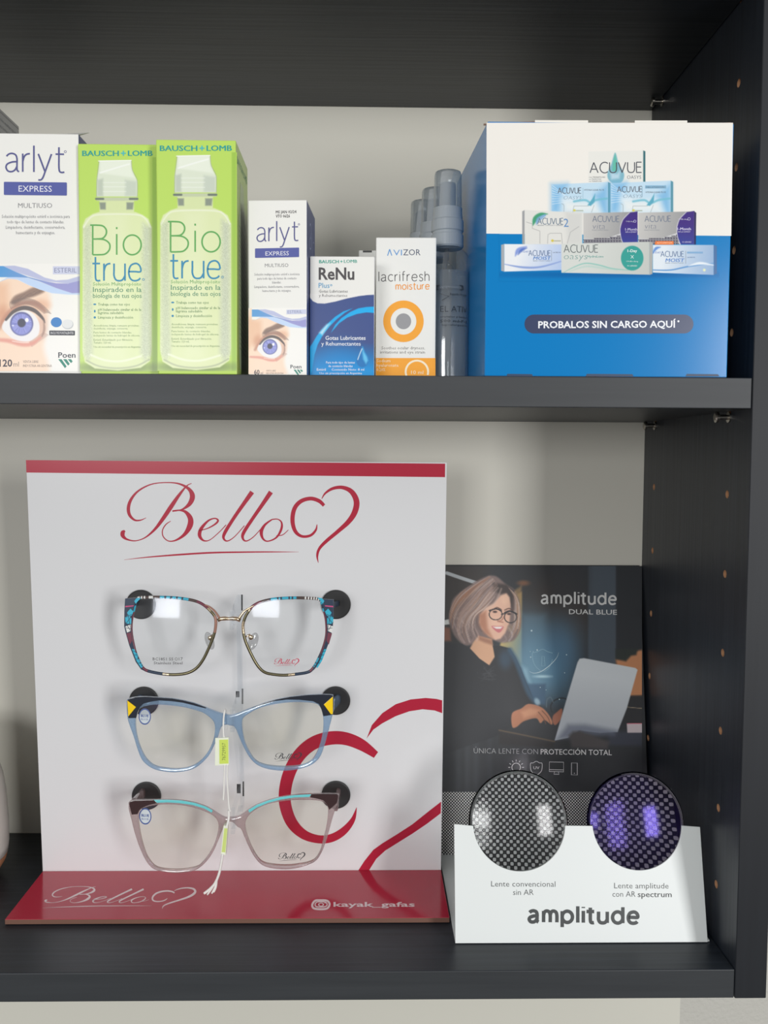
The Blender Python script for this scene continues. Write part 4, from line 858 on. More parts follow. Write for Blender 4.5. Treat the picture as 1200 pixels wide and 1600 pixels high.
def temples(parent, xl, xr, py, ends, m, r0=(.0016, .0030), tip=None):
    for px, (ex, ey) in zip((xl, xr), ends):
        a = GP.at(px, py); e = PP.at(ex, ey); sgn = -1 if px < 370 else 1
        s = Vector((a.x-sgn*.0012, YG+.002, a.z)); q = Vector((e.x+sgn*.002, e.y-.0034, a.z*.35+e.z*.65))
        vs, fs = [], []
        N = 6
        for i in range(N+1):
            t_ = i/N; c = s.lerp(q, t_); hw, hh = r0[0], r0[1]*(1-.2*t_)
            for dx, dz in ((-hw, -hh*.6), (-hw*.6, -hh), (hw*.6, -hh), (hw, -hh*.6), (hw, hh*.6), (hw*.6, hh), (-hw*.6, hh), (-hw, hh*.6)): vs.append((c.x+dx, c.y, c.z+dz))
        for i in range(N):
            for k in range(8): fs.append((i*8+k, i*8+(k+1) % 8, (i+1)*8+(k+1) % 8, (i+1)*8+k))
        fs += [tuple(range(7, -1, -1)), tuple(N*8+k for k in range(8))]
        mesh('temple', vs, fs, m, parent, smooth=True)
GOLD = mat('pale_gold_metal', (226, 204, 172), 0.22, 1.0); OLIVE = mat('olive_gold_metal', (126, 118, 92), 0.3, 1.0)
C_TEAL, C_NAVY, C_MAR, C_BRN, C_WHT, C_COP = [mat('enamel_'+n, c, .3) for n, c in (('teal', (52, 174, 202)), ('navy', (40, 56, 78)), ('maroon', (118, 58, 74)), ('brown', (78, 62, 58)), ('cream', (226, 226, 222)), ('copper', (160, 116, 100)))]
# ---- top pair: metal rims with a patterned enamel
g1 = thing('spectacles', 'large squarish metal spectacles with teal patterned corners, topmost of the three pairs', 'spectacles', (GP.at(358, 990).x, YG, GP.at(358, 1055).z), 'spectacles on the red and white display')
L1 = ORD([(195, 137), (165, 230), (140, 340), (132, 450), (145, 560), (175, 690), (215, 790), (260, 862), (330, 895), (480, 922), (600, 927), (720, 910), (810, 862), (880, 775), (940, 655), (990, 530), (1010, 450), (1015, 370), (1000, 315), (945, 250), (870, 190), (780, 155), (640, 132), (480, 122), (300, 122)], 185, 915, 6.667)
R1 = ORD([(335, 190), (400, 155), (500, 130), (620, 118), (740, 115), (860, 118), (950, 128), (978, 165), (1000, 240), (1018, 320), (1024, 420), (1015, 500), (985, 600), (940, 700), (900, 768), (850, 810), (740, 830), (620, 840), (520, 832), (450, 816), (400, 780), (350, 710), (290, 590), (255, 500), (240, 420), (240, 360), (262, 290), (298, 232)], 340, 915, 6)
def rim_colour(side):
    def f(px, py):
        u = (px-195)/163 if side == 0 else (521-px)/163      # 0 at the outer edge, 1 at the bridge
        if py < 955:
            if u > .80: return GOLD
            k = (u*37) % 1
            if u < .12: return C_TEAL if k < .6 else C_NAVY
            if u < .3: return C_WHT if k < .5 else C_BRN
            if u < .36: return C_BRN
            if u < .62: return C_TEAL if k < .66 else C_NAVY
            return C_BRN if u < .7 else C_MAR
        if u > .86 and py < 1000: return C_COP if side == 0 else GOLD
        if u > .36: return OLIVE if u > .42 else GOLD
        if py > 1042: return C_NAVY if u > .22 else C_MAR
        if py > 1020: return C_TEAL if (py*.45) % 1 < .6 else C_NAVY
        return C_MAR
    return f
for side, out in ((0, L1), (1, R1)):
    pts = [tuple(p) for p in smooth_pts(out, True, 8)]; P3 = [GP.at(*q) for q in pts]
    v, f = tube(P3, .00105, 8, True); cf = rim_colour(side); ml = [GOLD, OLIVE, C_TEAL, C_NAVY, C_MAR, C_BRN, C_WHT, C_COP]
    fm = []
    for i in range(len(pts)): fm += [ml.index(cf(*pts[i]))]*8
    mesh('rim', v, f, ml, g1, fm, smooth=True)
    c, rim, R, _ = lens('lens', out, DEMO, g1)
    Q = Print(LensFace(c, rim, R), 1)
    if side == 0:
        dk = ink((92, 92, 94)); Q.text('BC1851 55', 240, 272.5, 1030.4, 4.6, dk, bold=.008, res=1); Q.ring(277, 1028, 2.3, 1.7, dk); Q.text('17', 281, 287, 1030.2, 4.6, dk, bold=.008, res=1); Q.text('Stainless Steel', 241.5, 286.5, 1036.6, 4.4, dk, bold=.008, res=1)
        Q.make('size_print', g1)
    else:
        logo(Q, ink((200, 60, 90)), lambda x, y: (429+(x-22)*.0345, 1027+(y-40)*.0345), .034, 1.9, n=4); Q.make('logo_print', g1)
# enamelled corner plates
for side, pts in ((0, ORD([(75, 133), (200, 124), (168, 225), (142, 340), (134, 450), (146, 560), (178, 695), (220, 800), (262, 868), (290, 892), (240, 868), (185, 790), (118, 620), (84, 500), (65, 420), (67, 260)], 185, 915, 6.667)),
                  (1, ORD([(955, 122), (1090, 130), (1088, 260), (1081, 380), (1056, 500), (1010, 620), (950, 730), (910, 780), (868, 816), (902, 770), (942, 702), (987, 602), (1018, 500), (1026, 420), (1020, 320), (1002, 240), (980, 165)], 340, 915, 6))):
    v, f = plate([GP.at(*q) for q in pts], [], GP, .0022, .0003, .0004); o = mesh('corner_plate', v, f, C_NAVY, g1, label='teal and maroon patterned enamel corner')
    Q = Print(front(YG-.0016), 1)
    def z(p): return ORD(p, 185, 915, 6.667) if side == 0 else [(716.5-x, y) for x, y in ORD(p, 185, 915, 6.667)]
    Q.poly(z([(165, 160), (190, 130), (236, 126), (205, 160), (180, 190)]), C_TEAL); Q.poly(z([(72, 212), (160, 205), (157, 216), (72, 226)]), ink((200, 70, 120)))
    Q.poly(z([(90, 280), (125, 240), (158, 270), (140, 310), (105, 330)]), C_TEAL); Q.poly(z([(70, 330), (100, 310), (136, 340), (134, 400), (75, 395)]), C_TEAL); Q.poly(z([(72, 425), (130, 405), (132, 470), (90, 490)]), C_WHT)
    Q.poly(z([(84, 498), (130, 488), (142, 575), (118, 615)]), C_MAR); Q.poly(z([(140, 660), (168, 665), (212, 785), (250, 850), (236, 858), (190, 785)]), C_TEAL)
    for a, b in (((75, 330), (140, 300)), ((75, 400), (130, 330)), ((80, 440), (132, 450)), ((100, 300), (132, 470)), ((72, 380), (125, 470)), ((150, 680), (180, 690)), ((165, 720), (195, 725)), ((185, 765), (215, 765)), ((205, 805), (235, 810))): Q.stroke(z([a, b]), C_NAVY, .8, 1, smooth=False)
    Q.make('enamel_pattern', o)
bpts = [(341, 969), (346, 966.4), (352, 966), (358, 966.4), (364, 966), (370, 966.4), (376, 969)]
v, f = tube([GP.at(x, y)+Vector((0, -.0008, 0)) for x, y in bpts], [.0013, .0014, .0015, .0011, .0015, .0014, .0013], 12); mesh('bridge', v, f, GOLD, g1, smooth=True)
for s in (((343, 965, 4), (336, 955, 3.6), (328, 948, 3), (320, 944.5, 2.2)), ((374, 966, 5), (381, 956, 4.2), (389, 950.5, 3.2), (397, 946, 2.2))):
    q = smooth_pts(s, False, 6); v, f = tube([GP.at(x, y)+Vector((0, -.0006, 0)) for x, y, w_ in q], [w_*.0002 for x, y, w_ in q], 10); mesh('brow_bar', v, f, GOLD if s[0][0] > 350 else C_COP, g1, smooth=True)
PAD = clear('nose_pad_silicone', (236, 236, 236), .06, .12)
for (px, py), (wx, wy), sg in (((325, 1004), (327.5, 998.5), -1), ((394, 1005), (391, 997.5), 1)):
    c = GP.at(px, py)+Vector((0, .006, 0)); u = bmesh.new(); bmesh.ops.create_icosphere(u, subdivisions=3, radius=1)
    for q in u.verts: q.co = Vector((c.x+q.co.x*.0034-q.co.z*.0014*-sg, c.y+q.co.y*.0016+sg*q.co.x*.001, c.z+q.co.z*.0062))
    bm_object('nose_pad', u, PAD, g1, smooth=True)
    e = GP.at(wx, wy); v, f = tube([e+Vector((-sg*.003, .001, .001)), e+Vector((-sg*.001, .004, .002)), e+Vector((0, .004, 0))], .0006, 8); v2, f2 = lathe([(.0017, 0), (.0017, .001), (.0009, .0014)], 0, 0, 0, 16)
    v, f = join((v, f), ([(e.x+q[0], e.y+.004-q[2], e.z+q[1]) for q in v2], f2)); mesh('pad_arm', v, f, GOLD, g1, smooth=True)
temples(g1, 199, 517, 948, DISCS[0:2], C_NAVY, (.0008, .0024))

# ---- middle pair: translucent blue
def acetate(name, tint, dcol, share): return clear(name, tint, .05, share, dcol, .06)
def full_rim(label, outer, inl, inr, m, thick=.0042):
    t = thing('spectacles', label, 'spectacles', (GP.at(358, 1100).x, YG, GP.at(358, max(q[1] for q in outer)).z), 'spectacles on the red and white display')
    sm_ = lambda o: [GP.at(*q) for q in smooth_pts(o, True, 5)]
    v, f = plate(sm_(outer), [sm_(inl), sm_(inr)], GP, thick, .0009); mesh('frame_front', v, f, m, t)
    return t
ZL = lambda p: ORD(p, 190, 1070, 6.667); ZR = lambda p: ORD(p, 330, 1070, 5.217)
out2 = ZL([(60, 175), (70, 145), (140, 127), (250, 122), (380, 130), (520, 140), (640, 160), (760, 190), (880, 235), (980, 275), (1060, 298)]) + ZR([(150, 244), (205, 234), (260, 212), (330, 185), (420, 150), (520, 120), (640, 97), (780, 82), (900, 77), (980, 80), (998, 95), (998, 170), (990, 240), (965, 340), (930, 470), (895, 570), (850, 625), (790, 660), (700, 685), (600, 695), (500, 688), (420, 668), (360, 635), (310, 580), (265, 500), (230, 420), (205, 360), (185, 333), (150, 326)]) + ZL([(1100, 410), (1055, 422), (1030, 460), (1005, 540), (970, 620), (920, 720), (850, 800), (770, 860), (680, 890), (560, 905), (440, 895), (340, 870), (260, 820), (210, 760), (170, 660), (130, 530), (90, 420), (68, 345), (60, 260)])
in2l = ZL([(200, 238), (260, 215), (340, 202), (420, 202), (520, 210), (640, 226), (760, 255), (860, 290), (940, 350), (970, 400), (975, 470), (960, 560), (930, 640), (890, 710), (830, 780), (760, 830), (680, 860), (560, 872), (440, 862), (360, 845), (300, 810), (240, 740), (190, 630), (160, 520), (148, 430), (150, 350), (175, 272)])
in2r = ZR([(262, 270), (300, 237), (380, 192), (480, 162), (600, 143), (720, 137), (840, 146), (885, 172), (905, 220), (915, 290), (910, 380), (890, 470), (860, 550), (820, 610), (760, 645), (680, 660), (580, 664), (480, 656), (400, 636), (350, 600), (310, 540), (275, 460), (258, 380), (252, 315)])
BLUEA = acetate('translucent_blue_acetate', (216, 230, 242), (150, 178, 206), .32)
g2 = full_rim('translucent blue cat-eye spectacles with dark brow and yellow triangle corners', out2, in2l, in2r, BLUEA)
DKB = clear('dark_navy_acetate', (70, 78, 92), .05, .72, (28, 36, 52), .06); FY = YG-.0021
def overlay(name, pts, m, parent, dz=0.0, th=.0007, label=None, sm_=False):
    if sm_: pts = [tuple(q) for q in smooth_pts(pts, True, 4)]
    pl_ = front(FY-dz); v, f = plate([pl_.at(*q) for q in pts], [], pl_, th, .0002); return mesh(name, v, f, m, parent, label=label)
overlay('brow_trim', ZL([(62, 172), (72, 147), (140, 129), (250, 124), (380, 132), (520, 142), (640, 162), (760, 192), (882, 236), (880, 246), (820, 232), (740, 210), (640, 186), (520, 170), (390, 162), (300, 176), (230, 195), (190, 232), (165, 290), (152, 346), (72, 346), (64, 260)]), DKB, g2, label='dark navy brow layer')
overlay('brow_trim', ZR([(318, 190), (420, 152), (520, 122), (640, 99), (780, 84), (900, 79), (980, 82), (996, 96), (996, 170), (988, 244), (916, 256), (900, 205), (880, 158), (830, 134), (720, 122), (620, 120), (520, 132), (430, 158)]), DKB, g2, label='dark navy brow layer')
YEL = mat('yellow_enamel', (250, 208, 20), .25)
overlay('corner_triangle', ZL([(60, 163), (150, 232), (70, 330)]), YEL, g2, .0006, label='yellow triangle'); overlay('corner_triangle', ZR([(992, 95), (918, 160), (976, 240), (992, 236)]), YEL, g2, .0006, label='yellow triangle')
def coated(g, inl, inr, circ, lg, lgcol):
    for i, o_ in enumerate((inl, inr)):
        c, rim, R, _ = lens('lens', o_, BLUEB, g); Q = Print(LensFace(c, rim, R), 1)
        if i == 0:
            b_ = ink((66, 88, 150)); cx, cy, rx = circ; Q.disc(cx, cy, rx, rx*1.22, clear('sticker_film', (225, 235, 242), .02, .6, (225, 234, 240))); Q.ring(cx, cy, rx, rx*.84, b_, 1, k=1.24)
            Q.text('BLUE', cx-rx*.62, cx+rx*.62, cy+.6, 3.8, b_, 1, bold=.03, res=1); Q.text('BLOCK', cx-rx*.58, cx+rx*.58, cy+5.4, 2.8, b_, 1, res=1); Q.make('round_sticker', g, 'round blue and white sticker')
        else:
            x0, y0, k = lg; logo(Q, lgcol, lambda x, y: (x0+(x-22)*k, y0+(y-40)*k-(x-22)*k*.03), k, 1.9, n=4); Q.make('logo_print', g)
coated(g2, in2l, in2r, (226.8, 1119, 10), (430, 1174.5, .037), ink((52, 54, 60)))
temples(g2, 202, 519.5, 1106, DISCS[2:4], BLUEA, (.0016, .0042))
# ---- bottom pair: translucent mauve grey
ZL = lambda p: ORD(p, 190, 1215, 6.667); ZR = lambda p: ORD(p, 330, 1215, 5.217)
out3 = ZL([(78, 275), (82, 247), (140, 233), (330, 228), (480, 228), (620, 235), (760, 260), (880, 300), (960, 345), (1030, 390), (1080, 413)]) + ZR([(150, 322), (190, 320), (240, 305), (300, 262), (370, 220), (460, 185), (560, 158), (680, 140), (800, 132), (900, 130), (1030, 132), (1040, 150), (1030, 200), (1010, 260), (985, 340), (955, 450), (920, 560), (880, 640), (840, 680), (760, 715), (670, 735), (580, 740), (480, 728), (410, 700), (355, 640), (310, 560), (270, 470), (245, 412), (215, 392), (190, 366), (165, 352)]) + ZL([(1110, 455), (1070, 490), (1050, 545), (1010, 650), (960, 760), (900, 850), (830, 920), (760, 960), (660, 980), (560, 985), (460, 975), (370, 955), (310, 920), (250, 840), (190, 710), (140, 560), (100, 400), (82, 330)])
in3l = ZL([(200, 332), (260, 300), (370, 277), (480, 270), (600, 277), (720, 297), (840, 332), (940, 377), (990, 422), (1012, 480), (1005, 560), (980, 650), (940, 740), (890, 820), (830, 890), (780, 925), (660, 950), (540, 955), (430, 945), (360, 925), (310, 880), (260, 800), (220, 680), (190, 540), (180, 430)])
in3r = ZR([(283, 355), (310, 302), (370, 252), (460, 212), (580, 187), (700, 177), (830, 177), (900, 187), (943, 217), (953, 272), (943, 370), (918, 480), (888, 590), (850, 655), (800, 685), (700, 705), (600, 712), (500, 705), (420, 685), (375, 640), (330, 560), (295, 470), (280, 400)])
MAUVE = acetate('translucent_mauve_acetate', (230, 220, 220), (196, 176, 176), .32)
g3 = full_rim('translucent mauve grey spectacles with turquoise brow line, lowest of the three pairs', out3, in3l, in3r, MAUVE)
TURQ = mat('turquoise_enamel', (112, 204, 208), .22); BRNC = clear('dark_brown_acetate', (110, 92, 92), .05, .7, (74, 52, 54), .06)
overlay('brow_trim', ZL([(335, 231), (480, 230), (620, 237), (760, 262), (880, 302), (950, 342), (938, 364), (860, 320), (740, 285), (600, 265), (480, 258), (370, 262)]), TURQ, g3, label='turquoise brow line')
overlay('brow_trim', ZR([(302, 264), (370, 222), (460, 187), (560, 160), (680, 142), (816, 135), (800, 157), (680, 161), (560, 180), (460, 207), (370, 245), (312, 285)]), TURQ, g3, label='turquoise brow line')
overlay('corner_trim', ZL([(80, 270), (86, 250), (140, 235), (330, 231), (366, 264), (280, 285), (210, 315), (185, 340), (165, 380), (106, 384), (92, 330)]), BRNC, g3, label='dark brown end piece')
overlay('corner_trim', ZR([(818, 135), (900, 132), (1028, 134), (1036, 150), (1026, 205), (962, 262), (950, 225), (915, 184), (860, 170), (806, 160)]), BRNC, g3, label='dark brown end piece')
coated(g3, in3l, in3r, (227.6, 1274.5, 10), (435.5, 1329.5, .037), ink((60, 60, 64)))
temples(g3, 204, 527.5, 1260, DISCS[4:6], MAUVE, (.0016, .0042))

# ================================================================== PRICE TAGS ON STRINGS
STR = mat('white_cotton_string', (236, 234, 228), .8); noise_bump(STR, 900, .6, .0005)
LIME = mat('lime_sticker', (206, 224, 96), .5)
TG = YG-.0068; TP = front(TG)
t = thing('price_tag', 'lime price tag on white string looped over the middle blue spectacles', 'price tag', TP.at(346, 1160), 'string price tags')
bm = bmesh.new()
pts = [(336.5, 1153), (357.5, 1152), (358, 1195), (336, 1196)]
v, f = plate([TP.at(*q) for q in pts], [], TP, .0008, .0001); mesh('tag_card', v, f, mat('white_tag_paper', (234, 238, 216), .7), t)
P = Print(front(TG-.00042), 1); P.poly([(342.5, 1156), (356.5, 1155.4), (357, 1193), (342.8, 1193.6)], LIME); P.vtext('76729957', 352.4, 1188, 1161, 5.6, ink((84, 96, 60)), 1, bold=-.01); P.make('tag_label', t, 'lime sticker with a number')
cords = [tube([Vector(p) for p in smooth_pts([GP.at(353, 1152)+Vector((0, -.0062, 0)), GP.at(351, 1140)+Vector((0, -.005, 0)), GP.at(350.5, 1125)+Vector((0, -.0036, 0)), GP.at(351.5, 1114)+Vector((0, -.003, .0006)), GP.at(352, 1112.5)+Vector((0, .000, .0016)), GP.at(352, 1118)+Vector((0, .0036, 0)), GP.at(352.5, 1138)+Vector((0, .0026, -.002))], False, 5)], .0006, 8),
         tube([TP.at(x, y)+Vector((0, d, 0)) for x, y, d in smooth_pts([(351, 1194, 0), (350, 1215, .001), (349.5, 1235, .001), (348.5, 1252, .001)], False, 5)], .0006, 8),
         tube([TP.at(x, y)+Vector((0, d, 0)) for x, y, d in smooth_pts([(355.5, 1194, 0), (354.6, 1215, .0012), (356, 1240, .001), (358, 1262, 0), (360, 1268, 0)], False, 5)], .0006, 8)]
mesh('string', *join(*cords), STR, t, smooth=True)
t = thing('price_tag', 'price tag turned edge-on with frayed string, hanging from the lowest spectacles', 'price tag', TP.at(350, 1295), 'string price tags')
e0, e1, e2, e3 = TP.at(349.5, 1290), TP.at(356, 1291), TP.at(352.5, 1336), TP.at(345, 1335)
dv = Vector((0, .012, 0)); n_ = Vector((.0008, 0, 0))
vs = [e0, e1, e2, e3, e0+dv, e1+dv*.4, e2+dv*.4, e3+dv]
mesh('tag_card', vs, [(0, 3, 2, 1), (4, 5, 6, 7), (0, 1, 5, 4), (1, 2, 6, 5), (2, 3, 7, 6), (3, 0, 4, 7)], MATS['white_tag_paper'], t)
P = Print(TP, 1); P.poly([(350.5, 1294), (355.5, 1294.6), (352, 1332), (346.4, 1331.4)], ink((206, 222, 128))); P.make('tag_label', t, 'lime sticker edge')
cords = [tube([TP.at(x, y)+Vector((0, d, 0)) for x, y, d in smooth_pts([(356.5, 1268, .003), (356.8, 1277, .0024), (356, 1285, .0012), (353.5, 1294, .0004)], False, 5)], .0008, 8),
         tube([TP.at(x, y)+Vector((0, d, 0)) for x, y, d in smooth_pts([(348, 1334, 0), (345.5, 1350, 0), (342, 1366, 0), (336, 1380, 0), (328, 1389, 0), (319, 1396, 0)], False, 5)], .0009, 8)]
for ex, ey in ((324, 1398), (331, 1396), (334, 1394)): cords.append(tube([TP.at(x, y) for x, y in smooth_pts([(339, 1375), ((339+ex)/2+1, 1386), (ex, ey)], False, 5)], .0006, 8))
mesh('string', *join(*cords), STR, t, smooth=True)

# ================================================================== LENS COMPARISON STAND
GR = level(ZB); WPL = mat('white_pvc_sheet', (226, 230, 228), .35)
A = GR.at(711, 1471.5, .0004); B = GR.at(1107, 1474, .0004); yf = (A.y+B.y)/2; A = Vector((A.x, yf, ZB+.0004)); B = Vector((B.x, yf, ZB+.0004))
TILT = math.radians(15); FP = Plane(A, (1, 0, 0), (0, math.sin(TILT), math.cos(TILT)))
PYB = 0.1575; PT = 0.1995                                                   # card foot and its leaning top
hp = 0.216; PTILT = math.asin((PT-PYB)/hp); PL = Plane((0, PYB, ZB+.0012), (1, 0, 0), (0, math.sin(PTILT), math.cos(PTILT)))
st = thing('lens_stand', 'white lens comparison stand with photo card of a woman at a laptop', 'display stand', ((A.x+B.x)/2, .09, ZB+.0003))
def notch(cx, cy, r, n=26, a0=0, a1=180):
    c = FP.at(cx, cy); ed = (FP.at(cx+r, cy)-c).length; return c, ed
zt_l = FP.at(709.5, 1287.4); zt_r = FP.at(1093.5, 1292)
outl = [A, B, zt_r]
lenses = []
for cx, cy, rn, rl in ((995, 1285.5, 69.5, 76), (811, 1284.5, 72, 77.5)):
    c, e = notch(cx, cy, rn); c2, e2 = notch(cx, cy, rl); lenses.append((c, e2, cx, cy))
    topv = zt_r.lerp(zt_l, .5); dz = (FP.at(cx, 1290)-c).dot(FP.V); x = math.sqrt(max(e*e-dz*dz, 0)); a0 = math.atan2(dz, x); a1 = math.atan2(dz, -x)
    if a1 > 0: a1 -= 2*math.pi
    for i in range(41):
        a = a0+(a1-a0)*i/40; outl.append(c+FP.U*(e*math.cos(a))+FP.V*(e*math.sin(a)))
outl.append(zt_l)
v, f = plate(outl, [], FP, .0012, .0003); mesh('front_panel', v, f, WPL, st, label='white front panel with two round cut-outs')
bm_object('floor_panel', box_bm((A.x, yf+.0008, ZB+.0003), (B.x+.0015, PYB+.001, ZB+.0013)), WPL, st)
xl = PL.at(686, 1300).x; xr = PL.at(1003.5, 1000).x
top = PL.O.z+hp*math.cos(PTILT)
cv = [Vector((x, 0, 0)) for x in (0,)]
def on(x, s): return Vector((x, PL.O.y, PL.O.z))+PL.V*s
xl = A.x+.0004; s_top = (PL.at(850, 883)-PL.O).dot(PL.V); xr = PL.at(1003.5, 1000).x
bk = PL.N*-.0009
vs = [on(xl, 0), on(xr, 0), on(xr, s_top), on(xl, s_top)]; vs += [q+bk for q in vs]
mesh('photo_card', vs, [(0, 1, 2, 3), (7, 6, 5, 4), (0, 4, 5, 1), (1, 5, 6, 2), (2, 6, 7, 3), (3, 7, 4, 0)], mat('black_card', (40, 42, 45), .35), st, label='dark printed card leaning back')
# dotted test strip
s0 = (PL.at(700, 1338)-PL.O).dot(PL.V); s1 = (PL.at(700, 1237.5)-PL.O).dot(PL.V)
dm = mat('dotted_test_print', (20, 20, 22), .4); nt = dm.node_tree; tc = nt.nodes.new('ShaderNodeTexCoord'); ck = nt.nodes.new('ShaderNodeTexChecker')
mp = nt.nodes.new('ShaderNodeMapping'); mp.inputs['Rotation'].default_value = (-(math.pi/2-PTILT)*0, 0, 0); mp.inputs['Location'].default_value = (.0001, .0003, .0002)
sep = nt.nodes.new('ShaderNodeSeparateXYZ'); nt.links.new(tc.outputs['UV'], sep.inputs[0])
def sinnode(src):
    m_ = nt.nodes.new('ShaderNodeMath'); m_.operation = 'MULTIPLY'; m_.inputs[1].default_value = math.pi/.00118; nt.links.new(src, m_.inputs[0])
    s_ = nt.nodes.new('ShaderNodeMath'); s_.operation = 'SINE'; nt.links.new(m_.outputs[0], s_.inputs[0]); return s_
sa, sb = sinnode(sep.outputs[0]), sinnode(sep.outputs[1])
mu = nt.nodes.new('ShaderNodeMath'); mu.operation = 'MULTIPLY'; nt.links.new(sa.outputs[0], mu.inputs[0]); nt.links.new(sb.outputs[0], mu.inputs[1])
rp = nt.nodes.new('ShaderNodeValToRGB'); rp.color_ramp.elements[0].position = .08; rp.color_ramp.elements[1].position = .24; rp.color_ramp.elements[0].color = (.012, .012, .013, 1); rp.color_ramp.elements[1].color = (.82, .82, .80, 1)
nt.links.new(mu.outputs[0], rp.inputs[0]); nt.links.new(rp.outputs[0], nt.nodes['Principled BSDF'].inputs['Base Color'])
fw = PL.N*(2*STEP)
o = mesh('dotted_strip', [on(xl, s0)+fw, on(xr, s0)+fw, on(xr, s1)+fw, on(xl, s1)+fw], [(0, 1, 2, 3)], dm, st, label='black strip of fine white dots')
uv = o.data.uv_layers.new(name='UVMap')
for i, (u_, v_) in enumerate(((0, 0), (xr-xl, 0), (xr-xl, s1-s0), (0, s1-s0))): uv.data[i].uv = (u_, v_)

# ---- the printed photograph on the card
p = Paint(690, 884.6, 1003, 1237.5, 1.0, (42, 45, 49))
w_ = lambda pts: [(690+q[0]/7.5, 880+q[1]/7.5)+tuple(r/7.5 for r in q[2:]) for q in pts]
f_ = lambda pts: [(690+q[0]/3.75, 870+q[1]/3.75)+tuple(r/3.75 for r in q[2:]) for q in pts]
l_ = lambda pts: [(780+q[0]/5.217, 990+q[1]/5.217)+tuple(r/5.217 for r in q[2:]) for q in pts]
p.poly([(690, 880), (760, 880), (760, 1000), (690, 1000)], (56, 50, 46), 20, .8)
p.ell(868, 965, 52, 60, (64, 56, 52), 30, .9); p.ell(818, 911, 9, 4, (150, 96, 62), 3, .7)
p.poly([(919, 880), (963, 880), (963, 1040), (919, 1034)], (74, 84, 94), 3, .9); p.poly([(963, 880), (1010, 880), (1010, 1040), (963, 1040)], (36, 39, 43), 2)
p.poly([(860, 880), (919, 880), (919, 940), (860, 940)], (50, 52, 56), 12, .7)
p.poly(f_([(1020, 600), (1100, 560), (1200, 540), (1200, 820), (1050, 820)]), (192, 132, 92), 3); p.poly(f_([(1020, 600), (1080, 612), (1110, 580), (1140, 575), (1150, 540), (1020, 540)]), (40, 46, 42), 2.5)
p.poly([(780, 1012), (805, 930), (815, 925), (815.5, 1042), (800, 1044)], (196, 164, 96), 2); p.poly([(800, 925), (815, 915), (815, 960), (805, 960)], (150, 120, 80), 3, .8)
p.ell(846, 1030, 40, 62, (92, 138, 166), 34, .95, -.35); p.ell(835, 1050, 24, 34, (120, 166, 190), 22, .7); p.ell(880, 1010, 26, 40, (80, 120, 150), 26, .7)
p.poly([(816, 960), (852, 960), (850, 1065), (817, 1060)], (104, 140, 160), 8, .45); p.poly(f_([(470, 640), (500, 660), (520, 740), (470, 700)]), (150, 190, 205), 6, .8)
p.poly(f_([(500, 745), (610, 745), (608, 870), (520, 850)]), (66, 96, 122), 3, .9)
p.ell(848, 1057, 12, 2, (190, 222, 232), 2, .9)
p.line(w_([(60, 115), (250, 180), (420, 235)]), (172, 177, 180), 5.4, .7); p.poly(w_([(20, 670), (90, 655), (95, 715), (20, 725)]), (196, 198, 194), 1)
p.poly(w_([(0, 740), (100, 760), (110, 910), (0, 915)]), (120, 76, 58), 3)
# lower shade of the table
p.poly([(690, 1110), (1005, 1110), (1005, 1240), (690, 1240)], (44, 46, 50), 16, .95)
for x in (712, 726, 740, 762, 775): p.poly([(x, 1150), (x+8, 1150), (x+8, 1240), (x, 1240)], (58, 62, 66), 5, .7)
p.poly(f_([(300, 1020), (1200, 1100), (1200, 1400), (300, 1400)]), (48, 50, 52), 10, .7)
p.poly(l_([(900, 800), (1240, 800), (1240, 920), (880, 910)]), (58, 62, 74), 5, .9)
# woman
p.poly(w_([(540, 150), (430, 200), (340, 260), (220, 340), (130, 430), (100, 560), (85, 660), (105, 740), (150, 850), (240, 945), (310, 965), (400, 930), (450, 870), (600, 900), (690, 930), (780, 925), (860, 890), (925, 760), (930, 600), (905, 430), (850, 310), (760, 250), (660, 165), (600, 145)]), (122, 104, 100), 2.2, smooth=True)
p.poly(w_([(600, 230), (760, 250), (850, 320), (830, 560), (800, 480), (760, 360), (690, 360), (600, 330)]), (62, 52, 50), 3)
p.poly(w_([(430, 850), (590, 890), (600, 960), (635, 1080), (560, 1200), (440, 1120), (330, 1000), (370, 930)]), (208, 162, 130), 1.6)
p.poly(w_([(430, 850), (590, 900), (600, 960), (500, 930), (440, 900)]), (150, 104, 84), 3, .8)
p.poly(w_([(690, 380), (760, 355), (795, 400), (808, 480), (806, 580), (795, 700), (745, 820), (690, 885), (630, 900), (550, 855), (470, 770), (440, 690), (450, 600), (520, 520), (610, 470)]), (220, 176, 152), 2)
p.poly(w_([(440, 600), (520, 560), (540, 760), (600, 880), (500, 820), (440, 720)]), (168, 112, 86), 4, .8)
p.ell(*w_([(640, 700)])[0], 9, 8, (232, 188, 164), 5, .7); p.ell(*w_([(745, 430)])[0], 6, 8, (232, 190, 162), 4, .7)
